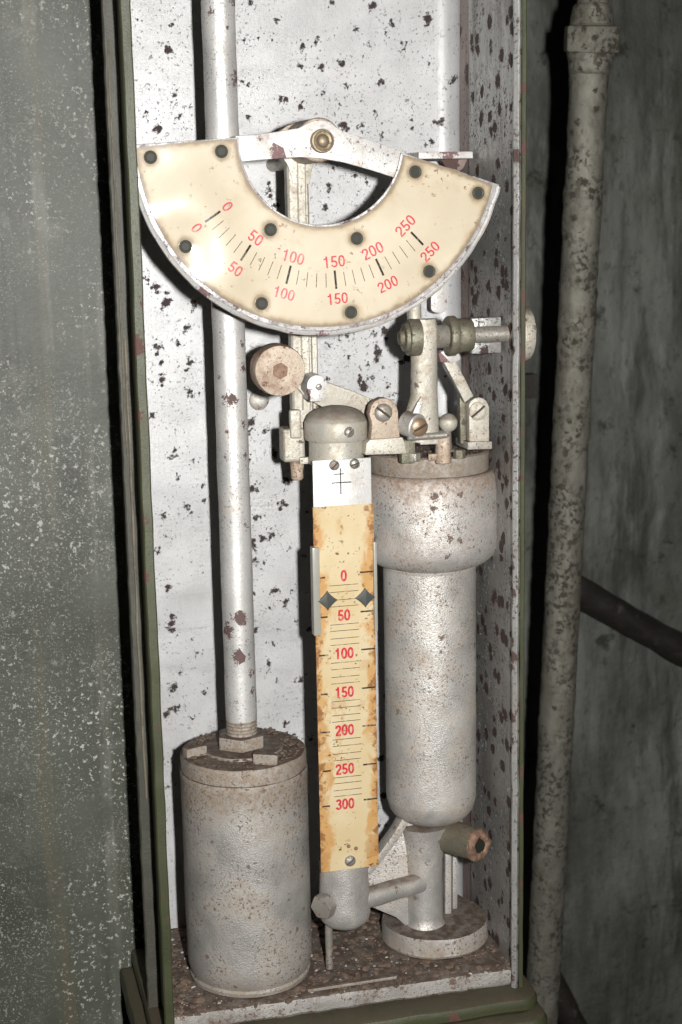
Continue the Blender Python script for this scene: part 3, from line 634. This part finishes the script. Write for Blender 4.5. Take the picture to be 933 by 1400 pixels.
# ------------------------------------------------------------------ dial
YD = -.118; DC = P(440, 191, YD)
dial = thing('sector_dial', (DC.x, YD, DC.z-.11), 'cream half-ring dial marked 0 to 250 in red hung from a pivot bar', 'dial')
def pol(r, a): return (DC.x+r*math.cos(math.radians(a)), DC.z+r*math.sin(math.radians(a)))
RO, RI = .1113, .0480
def sector(ro, ri, a0o, a0i, a1o, a1i, n=72):
    return [pol(ro, a0o+(a1o-a0o)*k/n) for k in range(n+1)] + [pol(ri, a1i+(a0i-a1i)*k/n) for k in range(n+1)]
obj('back_plate', jit(prism(sector(RO, RI, -178.8, -182.2, -13.9, -8.8), YD, YD+.0022, .0006), .0004, 60), 'rim', dial)
# raised rolled rim round the outside
bm = bmesh.new(); rows = []
for k in range(101):
    a = -178.4+(163.8)*k/100; row = []
    for j in range(8):
        t = 2*math.pi*j/8; x, z = pol(RO-.0006+.0017*math.cos(t), a); row.append(bm.verts.new((x, YD+.0008+.0026*math.sin(t), z)))
    rows.append(row)
for A, B in zip(rows, rows[1:]):
    for j in range(8): bm.faces.new((A[j], A[(j+1) % 8], B[(j+1) % 8], B[j]))
bm.faces.new(rows[0]); bm.faces.new(rows[-1])
obj('rim', jit(bm, .0005, 130), 'silver_flat', dial)
EY = [(206, 215), (303, 207), (254, 337), (370, 314), (358, 415), (480, 427), (488, 326), (587, 371), (568, 235), (654, 264)]
EYP = [P(a, b, YD-.001) for a, b in EY]
# cream sheet: buckles between its eyelets
def lift(x, z):
    h = .0
    for px, py, hh, s in ((262, 300, .0042, .017), (315, 375, .0036, .015), (350, 425, .0016, .009), (240, 250, .0010, .016), (520, 400, .0010, .022), (610, 310, .0010, .022), (430, 400, .0006, .02)):
        q = BUL[(px, py)]; h += hh*math.exp(-((x-q.x)**2+(z-q.z)**2)/(2*s*s))
    f = 1.0
    for e in EYP: f *= 1-math.exp(-((x-e.x)**2+(z-e.z)**2)/(2*.012**2))
    return h*f
BUL = {(a, b): P(a, b, YD) for a, b in ((262, 300), (315, 375), (350, 425), (240, 250), (520, 400), (610, 310), (430, 400))}
bm = bmesh.new(); lay = bm.verts.layers.float.new('edge'); na, nr = 150, 36; g = []
ro, ri = RO-.0042, RI+.0012
for i in range(na+1):
    row = []
    for j in range(nr+1):
        u = j/nr; r = ri+(ro-ri)*u; a0 = -180.9+3.0*u; a1 = -10.4-4.2*u; a = a0+(a1-a0)*i/na
        x, z = pol(r, a); v = bm.verts.new((x, YD-.0009-lift(x, z), z))
        ed = min(r-ri, ro-r, math.radians(a-a0)*r, math.radians(a1-a)*r)
        ed = min([ed]+[math.hypot(x-e.x, z-e.z)-.0032 for e in EYP])
        v[lay] = max(0, ed)*100
        row.append(v)
    g.append(row)
for i in range(na):
    for j in range(nr): bm.faces.new((g[i][j], g[i+1][j], g[i+1][j+1], g[i][j+1]))
finish(bm); bmesh.ops.solidify(bm, geom=bm.faces[:], thickness=.0004)
face = obj('face_sheet', bm, 'face', dial)
for e in EYP:
    eo = obj('eyelet', lathe([(.0021, .0002), (.0023, .0010), (.0030, .0014), (.0036, .0010), (.0038, 0), (.0021, 0)], (e.x, YD-.0010, e.z), (0, -1, 0), 24), 'eyelet', dial)
    obj('eyelet_hole', lathe([(0, 0), (.0022, 0), (.0022, .0006), (0, .0006)], (e.x, YD-.0010, e.z), (0, -1, 0), 20), 'hole', eo)
angs = [(-147.2, .0777), (-126.7, .0783), (-106.0, .0790), (-85.6, .0798), (-65.7, .0802), (-45.5, .0800)]
def on_face(x, z): return YD-.0009-lift(x, z)-.00045
def mark(r0, r1, a, w, name='tick_mark'):
    (x0, z0), (x1, z1) = pol(r0, a), pol(r1, a); bm = bmesh.new(); n = 4; t = math.radians(a); nx_, nz_ = -math.sin(t)*w/2, math.cos(t)*w/2
    A = []
    for k in range(n+1):
        x, z = x0+(x1-x0)*k/n, z0+(z1-z0)*k/n; y = on_face(x, z)-.00008
        A.append((bm.verts.new((x-nx_, y, z-nz_)), bm.verts.new((x+nx_, y, z+nz_))))
    for p, q in zip(A, A[1:]): bm.faces.new((p[0], p[1], q[1], q[0]))
    bmesh.ops.solidify(bm, geom=bm.faces[:], thickness=.00006)
    return obj(name, bm, 'black_ink', face)
for i, (a, r) in enumerate(angs):
    mark(r-.0052, r+.0055, a, .00125)
    if i < 5:
        a2, r2 = angs[i+1]
        for k in range(1, 5):
            f = k/5; mark(r+(r2-r)*f-.0038, r+(r2-r)*f+.0046, a+(a2-a)*f, .00034)
    for rr_, sz in ((r-.0103, .0068), (r+.0112, .0065)):
        x, z = pol(rr_, a); o = textmesh('numeral', str(i*50), sz, Vector((x, on_face(x, z)-.0002, z)), math.radians(a+90), 'red_glare' if i < 3 else 'red', face, .13, 1.1)
        for v in o.data.vertices:           # let the print follow the buckled sheet
            X = x+v.co.x; Z = z+v.co.z; v.co.y += on_face(X, Z)-on_face(x, z)
# bridge bar
top = [(322, 186), (350, 184), (385, 179), (408, 175), (418, 170), (430, 165), (441, 164), (452, 167), (462, 176), (475, 181), (510, 193), (553, 208), (566, 214)]
bot = [(560, 246), (540, 243), (505, 232), (470, 222), (440, 217), (410, 215), (380, 217), (352, 219), (322, 222)]
bar = obj('bridge_bar', jit(prism([(P(a, b, YD+.003).x, P(a, b, YD+.003).z) for a, b in top+bot], YD+.0026, YD+.0050, .0006), .0002, 90), 'silver_flat', dial)
q = P(440, 193, YD+.001)
ps = obj('pivot_screw', lathe([(.0066, .0), (.0068, .0048), (.0064, .0056), (.0056, .0058), (.0052, .0050), (.0040, .0046), (.0036, .0060), (.0024, .0072), (0, .0075)], (q.x, YD+.0030, q.z), (0, -1, 0), 36), 'brass', dial)
# ------------------------------------------------------------------ dial post behind
YP = -.076
post = thing('dial_post', (P(412, 650, YP).x, YP, P(405, 660, YP).z), 'narrow ribbed yellowed post behind the dial with a drooping lower fitting', 'post')
def bandx(Y, x0, x1, y): return P(x0, y, Y).x, P(x1, y, Y).x
X0, X1 = P(397, 400, YP).x, P(426, 400, YP).x
ztp = P(410, 214, YP).z
zbt = P(410, 600, YP).z
obj('post_bar', jit(long_bar(X0, X1, YP, YP+.010, zbt, ztp, 60, .0002, 80, .0012, 4), .0002, 200), 'bone', post)
obj('post_rib', long_bar(X0+.0058, X1-.0022, YP-.0018, YP+.0006, P(420, 560, YP).z, ztp, 40, .0002, 80, .0007, 6), 'bone', post)
obj('post_rib', long_bar(X1-.0002, X1+.0040, YP+.003, YP+.010, P(420, 560, YP).z, P(430, 330, YP).z, 40, .0002, 80, .0008, 2), 'bone', post)
hd = [(386, 216), (392, 224), (398, 240), (400, 252), (424, 252), (425, 238), (430, 222), (434, 214), (400, 205)]
obj('post_head', jit(prism([(P(a, b, YP).x, P(a, b, YP).z) for a, b in hd], YP-.001, YP+.011, .001), .0002, 120), 'bone', post)
q = P(440, 191, YP+.006)
obj('pivot_boss', jit(rod((DC.x, YD+.0052, DC.z+.0003), (DC.x, YP+.012, DC.z+.0003), .0126, .0130, 40, .0008), .0003, 150), 'rusty', post)
ar = [(376, 183), (392, 172), (405, 167), (425, 168), (440, 180), (440, 205), (400, 212), (385, 200)]
obj('boss_arm', jit(prism([(P(a, b, YP+.004).x, P(a, b, YP+.004).z) for a, b in ar], YP+.001, YP+.009, .001), .0003, 150), 'rusty', post)
obj('standoff', rod((X0+.007, YP+.009, DC.z-.01), (X0+.007, -.001, DC.z-.01), .0045), 'bone', post)
a, b = P(389, 633, YP-.004), P(417, 585, YP-.004)
fo = obj('post_fitting', jit(box(a.x, b.x, YP-.004, YP+.012, a.z, b.z, .0022, 3), .0005, 160), 'bone', post)
a, b = P(398, 612, YP-.006), P(412, 560, YP-.006)
obj('fitting_key', jit(box(a.x, b.x, YP-.0062, YP-.001, b.z-.018, b.z, .0016, 3), .0003, 160), 'bone', fo)
a = P(406, 630, YP+.003); b = P(407, 656, YP+.003)
obj('fitting_tip', jit(rod(a, b, .0046, .0036, 24, .001, 5), .0005, 220), 'rusty', fo)
a = P(412, 626, YP-.005)
obj('fitting_hook', jit(box(a.x-.001, a.x+.006, YP-.006, YP-.003, a.z-.004, a.z+.0005, .0008), .0003, 200), 'bone', fo)

# ------------------------------------------------------------------ counterweight lever
YL = -.0985
lev = thing('counterweight_lever', (P(524, 600, YL).x, YL, ztop), 'rusty round counterweight on a slanted lever above the domed cap', 'lever')
q = P(382, 507, YL); wr_ = S(35.5, q)
cw = obj('counterweight', jit(lathe([(0, 0), (wr_*.9, 0), (wr_, .0018), (wr_*1.02, .0085), (wr_*1.0, .0155), (wr_*.965, .0172), (wr_*.5, .0176), (0, .0176)], (q.x+.0006, YL+.0172, q.z), (0, -1, 0), 64), .0003, 130), 'rusty', lev)
obj('counterweight_bolt', hexa((q.x+.0006, YL+.0005, q.z), (0, -1, 0), .0050, .0018, .0005, .4), 'rust', cw)
arm = [(402, 504), (412, 513), (424, 515), (446, 522), (480, 534), (508, 545), (530, 552), (536, 575), (510, 580), (470, 562), (440, 556), (420, 545), (408, 532), (398, 528)]
obj('lever_arm', jit(prism([(P(a, b, YL+.018).x, P(a, b, YL+.018).z) for a, b in arm], YL+.018, YL+.0225, .0008), .0002, 120), 'bone', lev)
tear = []
q = P(434, 527, YL); rt = S(14.5, q)
for k in range(19):
    t = math.radians(-40+k*230/18); tear.append((q.x+rt*math.cos(t), q.z+rt*math.sin(t)))
tear += [(P(a, b, YL).x, P(a, b, YL).z) for a, b in ((421, 536), (425, 543), (424, 549), (442, 549), (445, 541))]
tr = obj('clamp_plate', jit(prism(tear, YL-.0004, YL+.0185, .0006), .0002, 150), 'silver_flat', lev)
screw('clamp_screw', (P(436, 529, YL).x, YL-.0002, P(436, 529, YL).z), .0019, .0008, 'steel', tr, (0, -1, 0), 20)
# pivot ear for the lever on the flange
YE = -.1030
ear = [(506, 602), (508, 580), (504, 566)] + [(524+19.5*math.cos(math.radians(t)), 563-19.5*math.sin(math.radians(t))) for t in (180, 155, 130, 105, 80, 55, 30, 5)] + [(546, 600)]
eo = obj('pivot_ear', jit(prism([(P(a, b, YE).x, P(a, b, YE).z) for a, b in ear], YE-.002, YE+.006, .001), .0002, 150), 'rusty', lev)
q = P(524, 564, YE-.002); screw('pivot_screw', (q.x, YE-.0018, q.z), S(12.5, q), .0026, 'steel', eo, (0, -1, 0), -38)
blk = [(498, 622), (500, 606), (505, 600), (550, 597), (553, 606), (556, 620)]
obj('ear_block', jit(prism([(P(a, b, YE-.001).x, max(P(a, b, YE-.001).z, ztop-.006)) for a, b in blk], YE-.003, YE+.022, .0012), .0003, 150), 'bone', lev)

# ------------------------------------------------------------------ spindle linkage on top of the chamber
YK = -.100
lk = thing('spindle_linkage', (P(583, 612, YK).x, YK, ztop), 'pale upright arm and threaded spindle on top of the stepped cylinder', 'linkage')
def pp(a, b, Y=YK): return P(a, b, Y)
# upright arm: a faceted casting that flares at its foot
secs = [(436, 563, 597), (445, 563, 597), (500, 563.5, 597), (540, 562, 597.5), (556, 558, 598), (572, 553, 599), (592, 553, 600), (603, 560, 598)]
bm = bmesh.new(); rows = []
for y, xa, xb in secs:
    A, B = pp(xa, y), pp(xb, y); cx_ = (A.x+B.x)/2; r = (B.x-A.x)/2
    z = (A.z+B.z)/2; ring = []
    for k in range(20):
        t = 2*math.pi*k/20; c_, s_ = math.cos(t), math.sin(t); ring.append(bm.verts.new((cx_+r*math.copysign(abs(c_)**.8, c_), YK+.0068*math.copysign(abs(s_)**.8, s_), z)))
    rows.append(ring)
for A, B in zip(rows, rows[1:]):
    for k in range(20): bm.faces.new((A[k], A[(k+1) % 20], B[(k+1) % 20], B[k]))
bm.faces.new(rows[0]); bm.faces.new(rows[-1])
bmesh.ops.subdivide_edges(bm, edges=bm.edges[:], cuts=1, use_grid_fill=True)
obj('upright_arm', jit(bm, .0005, 130), 'bone', lk)
l = [(554, 575), (566, 548), (571, 540), (573, 552), (566, 580)]
obj('arm_rib', jit(prism([(pp(a, b).x, pp(a, b).z) for a, b in l], YK-.0085, YK-.004, .0006), .0002, 150), 'silver', lk)
a, b = pp(567, 440), pp(566, 330)
obj('upper_rod', jit(rod(a, b, .0042, .0042, 24, .0005, 6), .0003, 150), 'bone', lk)
# spindle
zsp = pp(580, 460).z; ysp = YK-.004
def spn(x0, x1, prof_, mat, name, seg=40): return obj(name, jit(lathe(prof_, (x0, ysp, zsp), (1, 0, 0), seg), .0002, 250), mat, lk)
xh = pp(543, 462).x; xk = pp(564, 460).x
spn(xh, xk, [(0, 0), (.0040, 0), (.0048, .0025), (.0085, .0030), (.0092, .0050), (.0108, .0055), (.0114, .0080), (.0112, .0125), (0, .0125)], 'olive', 'spindle_head')
x0 = pp(594, 460).x; x1 = pp(621, 459).x; n = 26
spn(x0, x1, [(0, 0)] + [(.0072-(.0007 if k % 2 else 0), (x1-x0)*k/n) for k in range(n+1)] + [(0, x1-x0)], 'steel', 'thread')
x2 = pp(641, 458).x
spn(x1, x2, [(0, 0), (.0098, 0), (.0105, .001), (.0105, x2-x1-.001), (.0098, x2-x1), (0, x2-x1)], 'olive', 'collar_nut', 10)
spn(x1-.006, x1, [(0, 0), (.0115, 0), (.0122, .001), (.0122, .0045), (.0115, .0055), (0, .0055)], 'olive', 'collar_disc')
x3 = .0885
spn(x2-.001, x3, [(0, 0), (.0050, 0)] + [(.0050, (x3-x2+.001)*k/10) for k in range(1, 11)] + [(0, x3-x2+.001)], 'steel', 'spindle_shaft', 24)
spn(.0862, .097, [(0, 0), (.0168, 0), (.0178, .001), (.0178, .0050), (.0165, .0082), (.0120, .0098), (0, .010)], 'bone', 'end_disc', 48)
a, b = P(643, 492, -.09), P(700, 450, -.09)
obj('shaft_guide', jit(box(pp(645, 460).x, .0795, ysp+.004, ysp+.012, zsp-.012, zsp+.010, .001), .0003, 150), 'side', lk)
# strut, its tab
YQ = -.094
tb = [(597, 482), (604, 479), (626, 483), (628, 490), (621, 495), (600, 495)]
obj('strut_tab', jit(prism([(pp(a, b, YQ).x, pp(a, b, YQ).z) for a, b in tb], YQ-.004, YQ+.004, .0008), .0002, 150), 'silver_flat', lk)
stt = [(604, 493), (621, 493), (633, 515), (646, 541), (634, 550), (620, 523)]
obj('strut', jit(prism([(pp(a, b, YQ).x, pp(a, b, YQ).z) for a, b in stt], YQ-.003, YQ+.003, .0008), .0002, 150), 'bone', lk)
vb = [(627, 541), (636, 545), (638, 606), (628, 606)]
obj('strut_post', jit(prism([(pp(a, b, YQ+.006).x, max(pp(a, b, YQ+.006).z, ztop+.0002)) for a, b in vb], YQ+.003, YQ+.009, .0008), .0002, 150), 'olive', lk)
er = [(640, 603), (639.5, 556)] + [(653+13.5*math.cos(math.radians(t)), 556-13.5*math.sin(math.radians(t))) for t in (165, 140, 115, 90, 65, 40, 15)] + [(667, 556), (667, 603)]
YG = -.096
e2 = obj('bracket_ear', jit(prism([(pp(a, b, YG).x, pp(a, b, YG).z) for a, b in er], YG-.003, YG+.004, .0008), .0002, 150), 'bone', lk)
q = P(653, 562, YG-.003); screw('ear_screw', (q.x, YG-.0036, q.z), S(12.5, q), .0014, 'bone', e2, (0, -1, 0), 38, .15)
ls = [(637, 614), (637, 603), (670, 602), (671, 613)]
obj('bracket_foot', jit(prism([(pp(a, b, YG).x, max(pp(a, b, YG).z, ztop-.0045)) for a, b in ls], YG-.004, YG+.02, .0008), .0003, 150), 'silver_dirty', lk)
# ball and its seat
q = P(613, 578, YK+.002); rb = S(13, q)
obj('ball', lathe([(0, -rb)] + [(rb*math.cos(t), rb*math.sin(t)) for t in [math.pi*(-.5+k/14) for k in range(1, 14)]] + [(0, rb)], q, (0, 0, 1), 28), 'cap', lk)
obj('ball_seat', jit(rod((q.x-.002, q.y, q.z-rb*.8), (q.x-.002, q.y, ztop+.004), .0038, .0042, 18, .0005), .0003, 250), 'steel', lk)
q2 = P(606, 606, YK-.004)
obj('stub', jit(rod((q2.x, q2.y, q2.z+.005), (q2.x, q2.y, ztop-.003), .0046, .0050, 20, .0007), .0003, 200), 'rusty', lk)
# big bronze slotted screw looking forward and left
nrm = Vector((.12, -1, -.05)).normalized(); q = P(573, 584, YK-.011)
bo = obj('screw_boss', jit(rod(q-nrm*.001, q-nrm*.010+Vector((-.004, 0, .001)), .0078, .0080, 30, .0008, 4), .0003, 150), 'silver', lk)
screw('bronze_screw', q-nrm*.001, S(13.2, q), .0026, 'bronze', bo, nrm, 33)
a = P(560, 604, YK-.004)
obj('cross_bracket', jit(box(a.x-.005, a.x+.004, YK-.004, YK+.004, ztop-.002, a.z+.001, .0012), .0004, 200), 'olive', lk)
obj('link_block', jit(box(P(571, 606, YK).x, P(600, 606, YK).x, YK-.006, YK+.006, P(585, 608, YK-.006).z, P(585, 599, YK-.006).z, .0008), .0003, 200), 'silver', lk)
for (a, b, r_, h_, m_) in ((566, 604, .0042, .0040, 'steel'), (592, 607, .0034, .0030, 'rusty'), (628, 606, .0040, .0045, 'olive')):
    q = P(a, b, YK-.002); obj('hex_nut', jit(hexa((q.x, q.y, ztop-.0008), (0, 0, 1), r_, h_+.001, .0005, a), .0002, 200), m_, lk)
q = P(613, 592, YK+.002); obj('washer', jit(lathe([(0, 0), (.0058, 0), (.0058, .0012), (0, .0012)], (q.x-.002, q.y, ztop+.0035), (0, 0, 1), 24), .0002, 200), 'steel', lk)
q = P(583, 597, YK-.008); obj('cross_pin', jit(rod((q.x-.012, q.y, q.z), (q.x+.013, q.y, q.z+.0003), .0021, None, 16, .0004), .0002, 200), 'steel', lk)
# flat link hanging in the corner
YH = -.030
q = P(600, 430, YH); hwk = S(11.5, q)
hk = [(q.x-hwk, P(600, 250, YH).z), (q.x+hwk, P(600, 250, YH).z)] + [(q.x+hwk*math.cos(t), q.z+.004-hwk*.55*math.sin(t)) for t in [math.pi*k/8 for k in range(9)]]
ob = obj('flat_link', jit(prism(hk, YH-.0015, YH+.0015, .0006), .0002, 120), 'silver_flat', None, origin=(q.x, YH, q.z))
tag(ob, 'flat silver link bar with rounded end hanging between dial and spindle', 'bar')
pin = obj('link_pin', rod((q.x, YH+.001, P(600, 300, YH).z), (q.x, .0005, P(600, 300, YH).z), .004), 'steel', ob)

# ------------------------------------------------------------------ pipes behind
pA, pB = P(815, -60, .34), P(736, 1480, .47)
pd_ = (pB-pA).normalized(); rA = S(27.5, pA); rB = S(22.5, pB)
vp = thing('vertical_pipe', pB, 'tall crusty grey pipe with hexagonal union standing beside the cabinet', 'pipe')
nck = P(806, 96, .353)
bm = rod(nck, pB, rA*.98, rB, 40, .001, 150); jit(bm, .0012, 90); obj('pipe_body', jit(bm, .0009, 260, 3), 'pipe', vp)
def along(py):
    t = (py+60)/1540; return pA+(pB-pA)*t
uu = -pd_
def onax(px, py): return P(px, py, .351)
u = obj('union_nut', jit(hexa(onax(808, 72), uu, S(42, pA), S(36, pA), .003, .25), .0008, 100), 'pipe', vp)
obj('union_collar', jit(rod(onax(806, 103), onax(808, 70), S(29, pA), S(33, pA), 36, .002, 4), .0008, 120), 'pipe', vp)
obj('upper_coupling', jit(rod(onax(809, 38), onax(811, 6), S(31, pA), S(27, pA), 36, .002, 6), .0008, 120), 'pipe', vp)
obj('upper_pipe', jit(rod(onax(811, 8), onax(816, -120), S(22, pA), S(22, pA), 36, .001, 10), .0008, 120), 'pipe', vp)
q0, q1 = P(775, 800, .705), P(990, 922, .705)
dp = tag(obj('branch_pipe', jit(rod(q0, q1+(q1-q0)*.5, S(22, q0), S(19, q0), 32, .004, 40), .0022, 40), 'darkpipe', None, origin=q0), 'dark brown pipe sloping down the far wall behind the crusty pipe', 'pipe')
q0, q1 = P(752, 1335, .66), P(835, 1500, .66)
tag(obj('floor_strut', jit(rod(q0, q1, S(17, q0), S(17, q0), 28, .003, 20), .0015, 60), 'darkpipe', None, origin=q1), 'dark slanting strut low on the far wall beside the pipe foot', 'strut')
br = thing('pipe_bracket', P(745, 527, .42), 'dark flat bracket holding the crusty pipe behind the cabinet edge', 'bracket')
a, b = P(700, 545, .41), P(730, 510, .41)
obj('bracket_strap', jit(box(a.x-.08, b.x, .40, .415, a.z, b.z, .001), .0006, 90), 'darkpipe', br)
obj('bracket_bolt', hexa(((a.x+b.x)/2-.01, .40, (a.z+b.z)/2), (0, -1, 0), .007, .005), 'darkpipe', br)

# ------------------------------------------------------------------ litter on the cabinet floor
def crumbs(name, n, spot_fn, smin, smax, mat, flatk=.6):
    bm = bmesh.new()
    for k in range(n):
        x, y, z = spot_fn(); s = smin+(smax-smin)*random.random()**3
        r = bmesh.ops.create_icosphere(bm, subdivisions=1, radius=s)
        m = Matrix.Rotation(random.uniform(0, 6.28), 3, 'Z')
        sc = Vector((random.uniform(.6, 1.5), random.uniform(.6, 1.3), random.uniform(.3, 1)*flatk))
        for v in r['verts']:
            c = v.co*random.uniform(.7, 1.25); c = Vector((c.x*sc.x, c.y*sc.y, c.z*sc.z)); v.co = m @ c + Vector((x, y, z+s*.25))
    return bm
def on_base():
    while True:
        x, y = random.uniform(XL+.002, .079), random.uniform(YF+.001, -.004)
        if math.hypot(x-ax, y-wy) < wr+.001 or math.hypot(x-cx-.0015, y-cy) < fR+.001: continue
        if random.random() < .35 and min(math.hypot(x-ax, y-wy)-wr, math.hypot(x-cx-.0015, y-cy)-fR, -y, x-XL) > .008: continue
        return x, y, ZB
o = obj('dirt_crumbs', crumbs('d', 1700, on_base, .0004, .0031, 'dirt'), 'dirt', None, origin=(-.03, -.06, ZB), smooth=20)
o['kind'] = 'stuff'; tag(o, 'brown dirt and rust crumbs scattered over the cabinet floor', 'dirt')
o = obj('paint_chips', crumbs('d', 240, on_base, .0004, .0016, 'chip', .35), 'chip', None, origin=(-.03, -.06, ZB), smooth=20)
o['kind'] = 'stuff'; tag(o, 'pale flakes of paint scattered over the cabinet floor', 'paint chips')
def on_lid():
    while True:
        t, r = random.uniform(0, 6.283), wr*.93*math.sqrt(random.random())
        if r < .017: continue
        return ax+r*math.cos(t), wy+r*math.sin(t), zt+.001
o = obj('lid_dirt', crumbs('d', 700, on_lid, .0003, .0022, 'dirt'), 'dirt', None, origin=(ax, wy, zt), smooth=20)
o['kind'] = 'stuff'; tag(o, 'brown grit lying on the lid of the dusty cylinder', 'dirt')
def on_flange():
    while True:
        t, r = random.uniform(0, 6.283), fr*.95*math.sqrt(random.random())
        return cx+r*math.cos(t), cy+r*math.sin(t), ztop
o = obj('flange_dirt', crumbs('d', 260, on_flange, .0003, .0016, 'dirt'), 'dirt', None, origin=(cx, cy, ztop), smooth=20)
o['kind'] = 'stuff'; tag(o, 'brown grit lying around the linkage on the stepped cylinder', 'dirt')
def flo_pt(px, py, z):
    d = W_*FPX + R_*(px-466.5) - U_*(py-700); return CAM + d*((z-CAM.z)/d.z)
a, b = flo_pt(420, 1353, ZB+.002), flo_pt(542, 1334, ZB+.002)
u_ = (b-a).normalized(); v_ = Vector((0, 0, 1)).cross(u_)
tag(obj('loose_strip', jit(obox((a+b)/2, u_, v_, Vector((0, 0, 1)), (b-a).length, .0042, .0022, .0005), .0004, 120), 'silver_dirty', None, origin=(a+b)/2), 'thin pale metal strip lying on the dirty cabinet floor', 'strip')
